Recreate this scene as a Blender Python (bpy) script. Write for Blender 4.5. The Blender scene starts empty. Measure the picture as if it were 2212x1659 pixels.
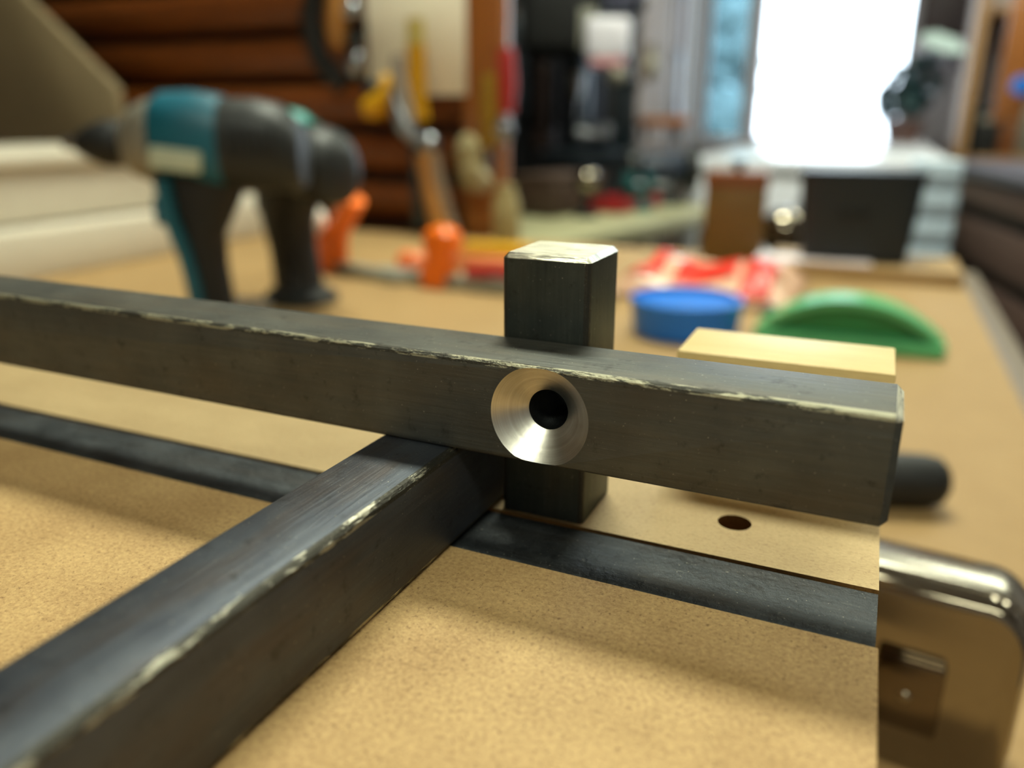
import bpy, bmesh, math, random
from mathutils import Vector, Matrix
random.seed(7)
SC = bpy.context.scene
COL = SC.collection
U = 0.012                       # width of the square steel bars, in metres
ZB = 0.900                      # top of the workbench
ZT = 0.993                      # top of the fibreboard jig

# ------------------------------------------------------------------ camera
CAM = Vector((2.6779 * U, -6.8266 * U, ZT + 4.332 * U))
YAW, PITCH, ROLL, FPX = -0.4085, 0.3179, 0.0026, 1760.1
cy, sy, cp, sp = math.cos(YAW), math.sin(YAW), math.cos(PITCH), math.sin(PITCH)
FW = Vector((sy * cp, cy * cp, -sp)); R0 = Vector((cy, -sy, 0)); U0 = R0.cross(FW)
RT = R0 * math.cos(ROLL) + U0 * math.sin(ROLL); UP = U0 * math.cos(ROLL) - R0 * math.sin(ROLL)
cd = bpy.data.cameras.new('camera'); cam = bpy.data.objects.new('camera', cd); COL.objects.link(cam)
m = Matrix((RT, UP, -FW)).transposed().to_4x4(); m.translation = CAM
cam.matrix_world = m
cd.sensor_width = 36.0; cd.lens = FPX * 36.0 / 2212.0
cd.clip_start = 0.005; cd.clip_end = 100
cd.dof.use_dof = True; cd.dof.focus_distance = 7.82 * U; cd.dof.aperture_fstop = 12.4
SC.camera = cam

# ------------------------------------------------------------------ view, world, lights
SC.view_settings.view_transform = 'Standard'; SC.view_settings.look = 'None'
SC.view_settings.gamma = 1.0; SC.view_settings.use_curve_mapping = False
SC.view_settings.exposure = 0.0
w = bpy.data.worlds.new('world'); SC.world = w; w.use_nodes = True
bg = w.node_tree.nodes['Background']; bg.inputs['Color'].default_value = (0.78, 0.90, 1.0, 1); bg.inputs['Strength'].default_value = 7.5
SC.cycles.max_bounces = 8; SC.cycles.sample_clamp_indirect = 6.0

def area(name, loc, sx, sy_, power, col, rot=(0, 0, 0)):
    l = bpy.data.lights.new(name, 'AREA'); l.shape = 'RECTANGLE'; l.size = sx; l.size_y = sy_; l.energy = power; l.color = col
    o = bpy.data.objects.new(name, l); o.location = loc; o.rotation_euler = rot; COL.objects.link(o); return o
LAMPS = [(-0.24, 0.80, 2.33, 0.55, 0.26, 28.0), (0.35, -0.95, 2.33, 0.9, 0.26, 12.0), (0.75, 2.2, 2.33, 0.9, 0.26, 20.0)]  # first casts the bars' shadow; second and third are added fills
for i, (x, y, z, a, b, p) in enumerate(LAMPS):
    area('lamp_light', (x, y, z), a, b, p, (0.94, 1.0, 0.80))
for (x0, x1) in ((-0.66, -0.50), (-0.44, 0.14)):       # portals for the daylight in the two window openings
    o = area('window_portal', ((x0 + x1) / 2, 3.49, 1.55), x1 - x0, 1.1, 1, (1, 1, 1), (math.radians(-90), 0, 0))
    o.data.cycles.is_portal = True

# ------------------------------------------------------------------ helpers
def ray(px, py):
    return FW * FPX + RT * (px - 1106) - UP * (py - 829.5)
def P(px, py, d):
    return CAM + ray(px, py) * (d / FPX)
def PY(px, py, y):
    r = ray(px, py); return CAM + r * ((y - CAM.y) / r.y)
def PZ(px, py, z=ZB):
    r = ray(px, py); return CAM + r * ((z - CAM.z) / r.z)

def lin(c):
    return tuple(((v / 255) / 12.92 if v / 255 <= 0.04045 else ((v / 255 + 0.055) / 1.055) ** 2.4) for v in c)

class BM:
    """collects shapes for one mesh, in the coordinates of the thing it belongs to"""
    def __init__(s): s.b = bmesh.new()
    def _xf(s, vs, M):
        if M is not None: bmesh.ops.transform(s.b, matrix=M, verts=vs)
    def _fresh(s, fn, M=None, mi=0):
        t = bmesh.new(); fn(t)
        for f in t.faces: f.material_index = max(f.material_index, mi)
        me = bpy.data.meshes.new('tmp'); t.to_mesh(me); t.free()
        n = len(s.b.verts); s.b.from_mesh(me); bpy.data.meshes.remove(me)
        s.b.verts.ensure_lookup_table(); s._xf(s.b.verts[n:], M); return s
    def box(s, c, size, bev=0.0, rot=None, seg=2, mi=0):
        def fn(t):
            bmesh.ops.create_cube(t, size=1.0); bmesh.ops.scale(t, vec=size, verts=t.verts)
            if bev > 0: bmesh.ops.bevel(t, geom=t.edges[:], offset=min(bev, min(size) * 0.49), segments=seg, affect='EDGES', profile=0.5)
        M = Matrix.Translation(c)
        if rot is not None: M = M @ (rot if isinstance(rot, Matrix) else Matrix.Rotation(rot, 4, 'Z'))
        return s._fresh(fn, M, mi)
    def cyl(s, a, b, r1, r2=None, seg=24, bev=0.0, mi=0):
        a, b = Vector(a), Vector(b); d = b - a; r2 = r1 if r2 is None else r2
        def fn(t):
            bmesh.ops.create_cone(t, cap_ends=True, segments=seg, radius1=r1, radius2=r2, depth=d.length)
            if bev > 0: bmesh.ops.bevel(t, geom=[e for e in t.edges if abs(e.verts[0].co.z - e.verts[1].co.z) < 1e-7], offset=bev, segments=2, affect='EDGES', profile=0.5)
        return s._fresh(fn, Matrix.Translation((a + b) / 2) @ d.to_track_quat('Z', 'Y').to_matrix().to_4x4(), mi)
    def ball(s, c, r, sc=(1, 1, 1), rot=None, mi=0, u=20, v=12):
        def fn(t): bmesh.ops.create_uvsphere(t, u_segments=u, v_segments=v, radius=r)
        M = Matrix.Translation(c)
        if rot is not None: M = M @ rot
        return s._fresh(fn, M @ Matrix.Diagonal((*sc, 1)), mi)
    def loft(s, secs, seg=20, power=2.6, mi=0):
        """secs: (centre, half_x, half_y) rings, stacked along z, or (centre, hx, hy, Matrix3)"""
        def fn(t):
            rings = []
            for q in secs:
                c, hx, hy = Vector(q[0]), q[1], q[2]; Rm = q[3] if len(q) > 3 else Matrix.Identity(3); ring = []
                for k in range(seg):
                    a = 2 * math.pi * k / seg; ca, sa = math.cos(a), math.sin(a)
                    x = math.copysign(abs(ca) ** (2 / power), ca) * hx; y = math.copysign(abs(sa) ** (2 / power), sa) * hy
                    ring.append(t.verts.new(c + Rm @ Vector((x, y, 0))))
                rings.append(ring)
            for r1, r2 in zip(rings, rings[1:]):
                for k in range(seg): t.faces.new((r1[k], r1[(k + 1) % seg], r2[(k + 1) % seg], r2[k]))
            t.faces.new(rings[0][::-1]); t.faces.new(rings[-1])
            bmesh.ops.recalc_face_normals(t, faces=t.faces)
        return s._fresh(fn, None, mi)
    def lathe(s, prof, c=(0, 0, 0), axis='Z', seg=32, mi=0):
        """prof: (radius, height) pairs; a closed profile ends at radius 0"""
        def fn(t):
            rings = []
            for r, h in prof:
                if r < 1e-9: rings.append([t.verts.new((0, 0, h))])
                else: rings.append([t.verts.new((r * math.cos(2 * math.pi * k / seg), r * math.sin(2 * math.pi * k / seg), h)) for k in range(seg)])
            for a, b in zip(rings, rings[1:]):
                for k in range(seg):
                    j = (k + 1) % seg
                    if len(a) == 1 and len(b) == 1: continue
                    if len(a) == 1: t.faces.new((a[0], b[j], b[k]))
                    elif len(b) == 1: t.faces.new((a[k], a[j], b[0]))
                    else: t.faces.new((a[k], a[j], b[j], b[k]))
            bmesh.ops.recalc_face_normals(t, faces=t.faces)
        M = Matrix.Translation(c)
        if axis == 'X': M = M @ Matrix.Rotation(math.radians(90), 4, 'Y')
        elif axis == 'Y': M = M @ Matrix.Rotation(math.radians(-90), 4, 'X')
        elif isinstance(axis, Vector): M = M @ axis.to_track_quat('Z', 'Y').to_matrix().to_4x4()
        return s._fresh(fn, M, mi)
    def tube(s, pts, r, seg=12, flat=None, mi=0):
        """a rod along pts; flat=(hx, hy) gives a strap-like section"""
        pts = [Vector(p) for p in pts]; secs = []
        for i, p in enumerate(pts):
            d = (pts[min(i + 1, len(pts) - 1)] - pts[max(i - 1, 0)]).normalized()
            ref = Vector((0, 1, 0)) if abs(d.y) < 0.9 else Vector((1, 0, 0))
            x = ref.cross(d).normalized(); y = d.cross(x)
            Rm = Matrix((x, y, d)).transposed(); rr = r[i] if isinstance(r, (list, tuple)) else r
            secs.append((p, flat[0] if flat else rr, flat[1] if flat else rr, Rm))
        return s.loft(secs, seg, 2.0 if not flat else 5.0, mi)
    def prism(s, poly, z0, z1, bev=0.0, M=None, mi=0, seg=2):
        def fn(t):
            vs = [t.verts.new((x, y, z0)) for x, y in poly]; f = t.faces.new(vs)
            r = bmesh.ops.extrude_face_region(t, geom=[f]); bmesh.ops.translate(t, vec=(0, 0, z1 - z0), verts=[v for v in r['geom'] if isinstance(v, bmesh.types.BMVert)])
            bmesh.ops.recalc_face_normals(t, faces=t.faces)
            if bev > 0: bmesh.ops.bevel(t, geom=t.edges[:], offset=bev, segments=seg, affect='EDGES', profile=0.5)
        return s._fresh(fn, M, mi)
    def make(s, name, mats, parent=None, loc=None, rotz=0.0, angle=32):
        b = s.b
        for f in b.faces: f.smooth = True
        for e in b.edges:
            if len(e.link_faces) == 2 and e.calc_face_angle(0) > math.radians(angle): e.smooth = False
        me = bpy.data.meshes.new(name); b.to_mesh(me); b.free()
        for mt in (mats if isinstance(mats, (list, tuple)) else [mats]): me.materials.append(mt)
        o = bpy.data.objects.new(name, me); COL.objects.link(o)
        if parent is not None: o.parent = parent
        if loc is not None: o.location = loc; o.rotation_euler = (0, 0, rotz)
        return o

def tag(o, label=None, cat=None, group=None, kind=None):
    if label: o['label'] = label
    if cat: o['category'] = cat
    if group: o['group'] = group
    if kind: o['kind'] = kind
    return o
def thing(name, label, cat, loc, rotz=0.0, group=None):
    o = bpy.data.objects.new(name, None); o.location = loc; o.rotation_euler = (0, 0, rotz); o.empty_display_size = 0.02
    COL.objects.link(o); return tag(o, label, cat, group)
def struct(o): o['kind'] = 'structure'; return o

# ------------------------------------------------------------------ materials
def nodes(name):
    mt = bpy.data.materials.new(name); mt.use_nodes = True; nt = mt.node_tree
    return mt, nt, nt.nodes['Principled BSDF'], nt.nodes, nt.links
def coord(N, L, scale=(1, 1, 1), obj=True):
    t = N.new('ShaderNodeTexCoord'); mp = N.new('ShaderNodeMapping'); mp.inputs['Scale'].default_value = scale
    L.new(t.outputs['Object' if obj else 'Generated'], mp.inputs['Vector']); return mp.outputs['Vector']
def noise(N, L, vec, scale, detail=4, rough=0.55):
    n = N.new('ShaderNodeTexNoise'); n.inputs['Scale'].default_value = scale; n.inputs['Detail'].default_value = detail
    n.inputs['Roughness'].default_value = rough; L.new(vec, n.inputs['Vector']); return n.outputs['Fac']
def ramp(N, L, fac, stops):
    r = N.new('ShaderNodeValToRGB'); e = r.color_ramp.elements
    while len(e) < len(stops): e.new(0.5)
    for k, (p, c) in enumerate(stops): e[k].position = p; e[k].color = (*c, 1) if len(c) == 3 else c
    L.new(fac, r.inputs['Fac']); return r.outputs['Color']
def mixc(N, L, fac, a, b, mode='MIX'):
    mx = N.new('ShaderNodeMix'); mx.data_type = 'RGBA'; mx.blend_type = mode
    if isinstance(fac, (int, float)): mx.inputs[0].default_value = fac
    else: L.new(fac, mx.inputs[0])
    for i, v in ((6, a), (7, b)):
        if isinstance(v, tuple): mx.inputs[i].default_value = (*v, 1)
        else: L.new(v, mx.inputs[i])
    return mx.outputs[2]
def bump(N, L, h, strength, dist, prev=None):
    b = N.new('ShaderNodeBump'); b.inputs['Strength'].default_value = strength; b.inputs['Distance'].default_value = dist
    L.new(h, b.inputs['Height'])
    if prev is not None: L.new(prev, b.inputs['Normal'])
    return b.outputs['Normal']
def plain(name, rgb, rough=0.5, metal=0.0, var=0.12, scale=40, bmp=0.0, coat=0.0, ior=1.5):
    """plain surface with slight procedural mottling; rgb in display values"""
    mt, nt, bs, N, L = nodes(name); c = lin(rgb); v = coord(N, L)
    f = noise(N, L, v, scale)
    L.new(ramp(N, L, f, [(0.3, tuple(x * (1 - var) for x in c)), (0.7, tuple(min(1, x * (1 + var)) for x in c))]), bs.inputs['Base Color'])
    bs.inputs['Roughness'].default_value = rough; bs.inputs['Metallic'].default_value = metal
    bs.inputs['Coat Weight'].default_value = coat; bs.inputs['IOR'].default_value = ior
    if bmp: L.new(bump(N, L, noise(N, L, v, scale * 6), bmp, 0.001), bs.inputs['Normal'])
    return mt
def wood(name, a, b, scale=(1, 12, 12), freq=6, rough=0.5, coat=0.0):
    mt, nt, bs, N, L = nodes(name); v = coord(N, L, scale)
    f = noise(N, L, v, freq, 6, 0.6); g = noise(N, L, v, freq * 5, 3)
    c1 = ramp(N, L, f, [(0.3, lin(a)), (0.7, lin(b))])
    L.new(mixc(N, L, 0.35, c1, ramp(N, L, g, [(0.35, lin(a)), (0.65, lin(b))])), bs.inputs['Base Color'])
    L.new(bump(N, L, g, 0.15, 0.001), bs.inputs['Normal'])
    bs.inputs['Roughness'].default_value = rough; bs.inputs['Coat Weight'].default_value = coat
    return mt

def fibreboard(name, a, b, spk, fine=2600.0, str_=0.35, stretch=(1, 1, 1)):
    mt, nt, bs, N, L = nodes(name); v = coord(N, L, stretch)
    big = noise(N, L, v, 55, 3); mid = noise(N, L, v, 1700, 6, 0.75); fin = noise(N, L, v, fine, 3, 0.6)
    c = ramp(N, L, mid, [(0.32, lin(a)), (0.66, lin(b))])
    c = mixc(N, L, 0.35, c, ramp(N, L, big, [(0.35, lin(a)), (0.65, lin(b))]))
    sp_ = N.new('ShaderNodeTexNoise'); sp_.inputs['Scale'].default_value = fine * 0.55; sp_.inputs['Detail'].default_value = 6; sp_.inputs['Roughness'].default_value = 0.8
    L.new(v, sp_.inputs['Vector'])
    mask = ramp(N, L, sp_.outputs['Fac'], [(0.33, (1, 1, 1)), (0.45, (0, 0, 0))])
    c = mixc(N, L, mask, c, lin(spk))
    rare = noise(N, L, v, 420, 2, 0.9)
    c = mixc(N, L, ramp(N, L, rare, [(0.215, (1, 1, 1)), (0.235, (0, 0, 0))]), c, lin((92, 62, 30)))
    L.new(c, bs.inputs['Base Color'])
    L.new(bump(N, L, fin, str_, 0.0002), bs.inputs['Normal'])
    bs.inputs['Roughness'].default_value = 0.62; bs.inputs['Specular IOR Level'].default_value = 0.35
    return mt
M_MDF = fibreboard('fibreboard', (154, 118, 74), (216, 180, 124), (112, 78, 44), 3400)
M_STRIP = fibreboard('fibreboard_pale', (176, 148, 104), (210, 182, 134), (142, 112, 74), 3000, 0.3, (1, 2.2, 1))
M_MDFEDGE = fibreboard('fibreboard_cut_edge', (118, 82, 38), (140, 100, 52), (90, 60, 26), 3000, 0.6)

def steel(name, c0, c1, rough0, rough1, axis='X', metal=0.85, brush=0.25, rust=0.25, pit=0.0, warm=(84, 70, 56)):
    mt, nt, bs, N, L = nodes(name)
    sc = {'X': (1, 22, 22), 'Y': (22, 1, 22), 'Z': (22, 22, 1)}[axis]
    v = coord(N, L); vs = coord(N, L, sc)
    n1 = noise(N, L, v, 130, 5, 0.6); n2 = noise(N, L, vs, 60, 5, 0.7); n3 = noise(N, L, v, 3500, 2)
    n4 = noise(N, L, coord(N, L, tuple(3 if q == 1 else 12 for q in sc)), 18, 3)
    c = ramp(N, L, n1, [(0.3, lin(c0)), (0.7, lin(c1))])
    c = mixc(N, L, ramp(N, L, n4, [(0.45, (0, 0, 0)), (0.75, (rust, rust, rust))]), c, lin(warm))
    c = mixc(N, L, 0.25, c, ramp(N, L, n2, [(0.4, lin(c0)), (0.6, lin(c1))]))
    # fine bright flecks and dark specks of the rolled skin
    fl = noise(N, L, v, 2400, 2, 0.9)
    c = mixc(N, L, ramp(N, L, fl, [(0.68, (0, 0, 0)), (0.74, (0.9, 0.9, 0.9))]), c, lin((178, 174, 158)))
    sc2 = noise(N, L, coord(N, L, tuple(2 if q == 1 else 40 for q in sc)), 90, 3, 0.8)
    c = mixc(N, L, ramp(N, L, sc2, [(0.66, (0, 0, 0)), (0.74, (0.35,) * 3)]), c, lin((150, 146, 130)))
    bl = noise(N, L, v, 380, 5, 0.7)
    c = mixc(N, L, ramp(N, L, bl, [(0.30, (0.6,) * 3), (0.42, (0, 0, 0))]), c, lin((40, 38, 36)))
    L.new(c, bs.inputs['Base Color'])
    rr = ramp(N, L, n1, [(0.3, (rough0,) * 3), (0.75, (rough1,) * 3)]); L.new(rr, bs.inputs['Roughness'])
    bs.inputs['Metallic'].default_value = metal
    nn = bump(N, L, n2, brush, 0.00012); nn = bump(N, L, n3, 0.25, 0.00006, nn)
    if pit: nn = bump(N, L, noise(N, L, v, 900, 4, 0.7), pit, 0.0004, nn)
    L.new(nn, bs.inputs['Normal'])
    return mt
M_SCALE_X = steel('mill_scale_long', (73, 74, 72), (98, 97, 90), 0.50, 0.62, 'X', metal=0.75, rust=0.45, brush=0.8, warm=(96, 82, 62))
M_SCALE_Y = steel('mill_scale_cross', (66, 70, 80), (90, 94, 101), 0.40, 0.54, 'Y', rust=0.8, metal=0.75, brush=0.6, warm=(84, 70, 60))
M_SCALE_Z = steel('mill_scale_upright', (58, 64, 62), (84, 88, 82), 0.42, 0.56, 'Z', metal=0.8, brush=0.6)
M_RAIL = steel('rail_steel_pitted', (40, 43, 46), (80, 83, 86), 0.52, 0.68, 'X', pit=0.7)
def worn(name, thr, axis, spot=220, rough=0.3, dark=(74, 72, 66), bright=(214, 212, 190)):
    mt, nt, bs, N, L = nodes(name)
    sc = {'X': (0.35, 2, 2), 'Y': (2, 0.35, 2), 'Z': (2, 2, 0.35)}[axis]; v = coord(N, L, sc)
    f = noise(N, L, v, spot, 6, 0.75); g = noise(N, L, coord(N, L), 2200, 3, 0.7); lg = noise(N, L, coord(N, L), 26, 2)
    ad = N.new('ShaderNodeMath'); ad.operation = 'MULTIPLY_ADD'; L.new(lg, ad.inputs[0]); ad.inputs[1].default_value = 0.5; L.new(f, ad.inputs[2])
    mask = ramp(N, L, ad.outputs[0], [(thr + 0.23, (0, 0, 0)), (thr + 0.27, (1, 1, 1))])
    L.new(mixc(N, L, mask, lin(dark), mixc(N, L, g, lin(bright), lin((160, 156, 134)))), bs.inputs['Base Color'])
    bs.inputs['Metallic'].default_value = 0.9
    L.new(mixc(N, L, mask, (0.5, 0.5, 0.5), (rough,) * 3), bs.inputs['Roughness'])
    nn = bump(N, L, f, 0.8, 0.0003); L.new(bump(N, L, g, 0.9, 0.00015, nn), bs.inputs['Normal'])
    return mt
M_WORN_X = worn('worn_edge_long', 0.47, 'X', 600, 0.45, bright=(164, 160, 138))
M_WORN_Y = worn('worn_edge_cross', 0.545, 'Y', 420, 0.34, bright=(196, 192, 178))
M_WORN_Z = worn('worn_edge_upright', 0.66, 'Z')
def bare(name, axis=0, line=5200.0, rough=0.28, rgb=(232, 228, 208), depth=0.5):
    mt, nt, bs, N, L = nodes(name); sc = [120, 120, 120]; sc[axis] = 5200 / 12
    s_ = [1.0, 1.0, 1.0]; s_[axis] = 14.0; v = coord(N, L, tuple(s_))
    f = noise(N, L, v, 320, 4, 0.6); g = noise(N, L, coord(N, L), 1600, 4, 0.7); c = lin(rgb)
    L.new(ramp(N, L, f, [(0.38, tuple(x * 0.35 for x in c)), (0.56, c)]), bs.inputs['Base Color'])
    bs.inputs['Metallic'].default_value = 1.0; bs.inputs['Roughness'].default_value = rough
    nn = bump(N, L, f, depth + 0.3, 0.0002); L.new(bump(N, L, g, 0.35, 0.0001, nn), bs.inputs['Normal'])
    return mt
M_SAWN = bare('sawn_steel', 1)
M_FILED = bare('filed_steel', 0, rough=0.5, depth=0.3)
M_FILED.node_tree.nodes['Principled BSDF'].inputs['Metallic'].default_value = 0.45
# turned cone of the countersink: rings round the bore, reflection drawn out across them
M_CONE, nt, bs, N, L = nodes('turned_steel')
tc = N.new('ShaderNodeTexCoord'); sx_ = N.new('ShaderNodeSeparateXYZ'); L.new(tc.outputs['Object'], sx_.inputs[0])
dz_ = N.new('ShaderNodeMath'); dz_.operation = 'SUBTRACT'; L.new(sx_.outputs['Z'], dz_.inputs[0]); dz_.inputs[1].default_value = 0.495 * U
cb = N.new('ShaderNodeCombineXYZ'); L.new(sx_.outputs['X'], cb.inputs[0]); L.new(dz_.outputs[0], cb.inputs[1])
ln = N.new('ShaderNodeVectorMath'); ln.operation = 'LENGTH'; L.new(cb.outputs[0], ln.inputs[0])
cr_ = N.new('ShaderNodeCombineXYZ'); L.new(ln.outputs['Value'], cr_.inputs[0])
rings = noise(N, L, cr_.outputs[0], 9000, 4, 0.8); rings2 = noise(N, L, cr_.outputs[0], 2500, 3, 0.6)
smear = noise(N, L, cb.outputs[0], 330, 3)
c = ramp(N, L, rings2, [(0.3, lin((196, 190, 178))), (0.7, lin((226, 222, 212)))])
L.new(mixc(N, L, ramp(N, L, smear, [(0.55, (0, 0, 0)), (0.8, (0.35,) * 3)]), c, lin((150, 138, 116))), bs.inputs['Base Color'])
bs.inputs['Metallic'].default_value = 1.0; bs.inputs['Roughness'].default_value = 0.27; bs.inputs['Anisotropic'].default_value = 0.75
tg = N.new('ShaderNodeTangent'); tg.direction_type = 'RADIAL'; tg.axis = 'Y'; L.new(tg.outputs[0], bs.inputs['Tangent'])
L.new(bump(N, L, rings, 0.12, 0.00004), bs.inputs['Normal'])
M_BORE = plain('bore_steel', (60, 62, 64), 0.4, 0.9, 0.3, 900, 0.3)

M_CHROME = plain('polished_chrome', (142, 132, 116), 0.06, 1.0, 0.02, 60)
M_REFLECT = plain('dark_chrome', (104, 92, 78), 0.12, 1.0, 0.03, 60)  # darker chrome for the modelled reflection of the jig end
M_BRUSHED = plain('brushed_chrome', (170, 164, 152), 0.26, 1.0, 0.06, 300)
M_BENCH = fibreboard('bench_top_board', (156, 124, 80), (170, 138, 92), (140, 108, 66), 900, 0.1)
M_BENCHEDGE = plain('bench_edge_strip', (112, 98, 82), 0.5, 0, 0.15, 60)
M_PINE = wood('pale_pine', (214, 182, 118), (232, 204, 142), (2, 30, 30), 20, 0.5)
M_TEAL = plain('teal_plastic', (14, 92, 112), 0.42, 0, 0.08)
M_TEAL2 = plain('green_teal_plastic', (40, 142, 134), 0.42, 0, 0.08)
M_BLACK = plain('black_rubber', (17, 17, 17), 0.6, 0, 0.2, 200, 0.2)
M_DARK = plain('dark_grey_plastic', (32, 34, 34), 0.5, 0, 0.15)
M_GREY = plain('grey_cast_metal', (148, 142, 128), 0.45, 0.5, 0.1)
M_LABEL = plain('pale_label', (186, 194, 170), 0.5, 0, 0.05)
M_GREYBAR = plain('grey_bar_metal', (146, 146, 134), 0.5, 0.2, 0.05)
M_STEEL = plain('plain_steel', (150, 152, 158), 0.32, 1.0, 0.1, 90)
M_BLUEST = plain('blued_steel', (58, 66, 74), 0.4, 0.8, 0.15, 90)
M_ORANGE = plain('orange_plastic', (252, 116, 10), 0.4, 0, 0.06)
M_WHITEP = plain('white_plastic', (226, 222, 212), 0.4, 0, 0.03)
M_WHITEBOARD = plain('cream_paint', (206, 197, 180), 0.55, 0, 0.03, 20)
M_YELLOW = plain('yellow_plastic', (206, 152, 10), 0.4, 0, 0.08)
M_RED = plain('red_plastic', (170, 44, 40), 0.4, 0, 0.1)
M_BRED = plain('bright_red_film', (226, 52, 34), 0.35, 0, 0.08)
M_BLUE = plain('blue_plastic', (10, 112, 214), 0.45, 0, 0.05)
M_GREEN = plain('green_plastic', (92, 180, 120), 0.3, 0, 0.06)
M_BROWN = wood('dark_brown_wood', (58, 42, 32), (78, 58, 46), (1, 8, 8), 8, 0.5)
M_HANDLE = wood('ash_handle', (150, 98, 40), (190, 134, 66), (8, 8, 1), 20, 0.4)
M_VARN = wood('varnished_plank', (78, 36, 2), (132, 66, 5), (1, 9, 9), 10, 0.5, 0.0)
M_POSTW = wood('varnished_post', (140, 80, 28), (172, 106, 44), (9, 9, 1), 10, 0.35, 0.2)
M_BEIGE = plain('grey_brown_board', (134, 116, 86), 0.7, 0, 0.08, 12)
M_PAPER = plain('cream_paper', (240, 230, 208), 0.7, 0, 0.03, 20)
M_WALL = plain('grey_plaster', (168, 162, 166), 0.8, 0, 0.04, 6)
M_TAUPE = plain('taupe_panel', (122, 104, 88), 0.6, 0, 0.06, 8)
M_FRAME = plain('window_frame_paint', (206, 200, 208), 0.45, 0, 0.03, 10)
M_CEIL = plain('white_ceiling', (215, 208, 196), 0.8, 0, 0.03, 5)
M_FLOOR = plain('grey_floor_paint', (120, 112, 104), 0.5, 0, 0.12, 3)
M_KHAKI = plain('khaki_enamel', (164, 160, 124), 0.4, 0, 0.05, 20)
M_AMBER = wood('amber_box_wood', (96, 68, 16), (118, 86, 28), (1, 1, 6), 20, 0.5)
M_AMBER2 = wood('amber_lid_wood', (116, 66, 26), (130, 76, 36), (1, 6, 6), 20, 0.5)
M_BIN = plain('charcoal_plastic', (24, 32, 38), 0.5, 0, 0.08, 60)
M_PALEBLUE = plain('pale_blue_plastic', (198, 216, 232), 0.4, 0, 0.03, 30)
M_TABLEW = plain('white_gloss_laminate', (238, 240, 250), 0.18, 0, 0.02, 10)
M_DRAWER = wood('walnut_stained_wood', (86, 66, 60), (106, 82, 74), (1, 8, 8), 9, 0.5)
M_LEAF = plain('plant_leaf', (40, 66, 70), 0.5, 0, 0.3, 30)
M_LEAFP = plain('pale_leaf', (170, 190, 190), 0.5, 0, 0.1, 30)
M_HEDGE = plain('garden_foliage', (176, 188, 186), 0.6, 0, 0.35, 9)
M_TERRA = plain('garden_pot_clay', (92, 66, 60), 0.6, 0, 0.1, 30)
M_SHELFW = wood('light_shelf_wood', (150, 112, 72), (176, 136, 92), (9, 9, 1), 9, 0.5)
M_CLOTH2 = plain('beige_cloth_light', (158, 144, 112), 0.9)
M_PINK = plain('pale_pink_card', (236, 224, 230), 0.5, 0, 0.02, 20)
mt, nt, bs, N, L = nodes('lamp_diffuser'); bs.inputs['Base Color'].default_value = (0.9, 0.88, 0.8, 1)
bs.inputs['Emission Color'].default_value = (0.94, 1.0, 0.80, 1); bs.inputs['Emission Strength'].default_value = 9.0; M_LAMP = mt
mt, nt, bs, N, L = nodes('window_glass')
tr = N.new('ShaderNodeBsdfTransparent'); tr.inputs['Color'].default_value = (0.97, 0.99, 1.0, 1); gl = N.new('ShaderNodeBsdfGlossy'); gl.inputs['Roughness'].default_value = 0.02
fr = N.new('ShaderNodeFresnel'); fr.inputs['IOR'].default_value = 1.3; mx = N.new('ShaderNodeMixShader')
L.new(fr.outputs[0], mx.inputs[0]); L.new(tr.outputs[0], mx.inputs[1]); L.new(gl.outputs[0], mx.inputs[2]); L.new(mx.outputs[0], N['Material Output'].inputs[0]); M_GLASS = mt
mt, nt, bs, N, L = nodes('tinted_glass')
tr = N.new('ShaderNodeBsdfTransparent'); tr.inputs['Color'].default_value = (0.44, 0.56, 0.60, 1); gl = N.new('ShaderNodeBsdfGlossy'); gl.inputs['Roughness'].default_value = 0.02
mx = N.new('ShaderNodeMixShader'); mx.inputs[0].default_value = 0.05
L.new(tr.outputs[0], mx.inputs[1]); L.new(gl.outputs[0], mx.inputs[2]); L.new(mx.outputs[0], N['Material Output'].inputs[0]); M_TINT = mt

# ------------------------------------------------------------------ the room
X0, X1, Y0, Y1, ZC = -1.9, 1.9, -1.8, 3.5, 2.42
struct(BM().box((0, 0.85, -0.05), (X1 - X0 + 0.2, Y1 - Y0 + 0.2, 0.1)).make('floor', M_FLOOR))
struct(BM().box((0, 0.85, ZC + 0.05), (X1 - X0 + 0.2, Y1 - Y0 + 0.2, 0.1)).make('ceiling', M_CEIL))
struct(BM().box((X0 - 0.05, 0.85, ZC / 2), (0.1, Y1 - Y0, ZC)).make('wall_left', M_TAUPE))
struct(BM().box((X1 + 0.05, 0.85, ZC / 2), (0.1, Y1 - Y0, ZC)).make('wall_right', M_WALL))
struct(BM().box((0, Y0 - 0.05, ZC / 2), (X1 - X0, 0.1, ZC)).make('wall_front', M_WALL))
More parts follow.
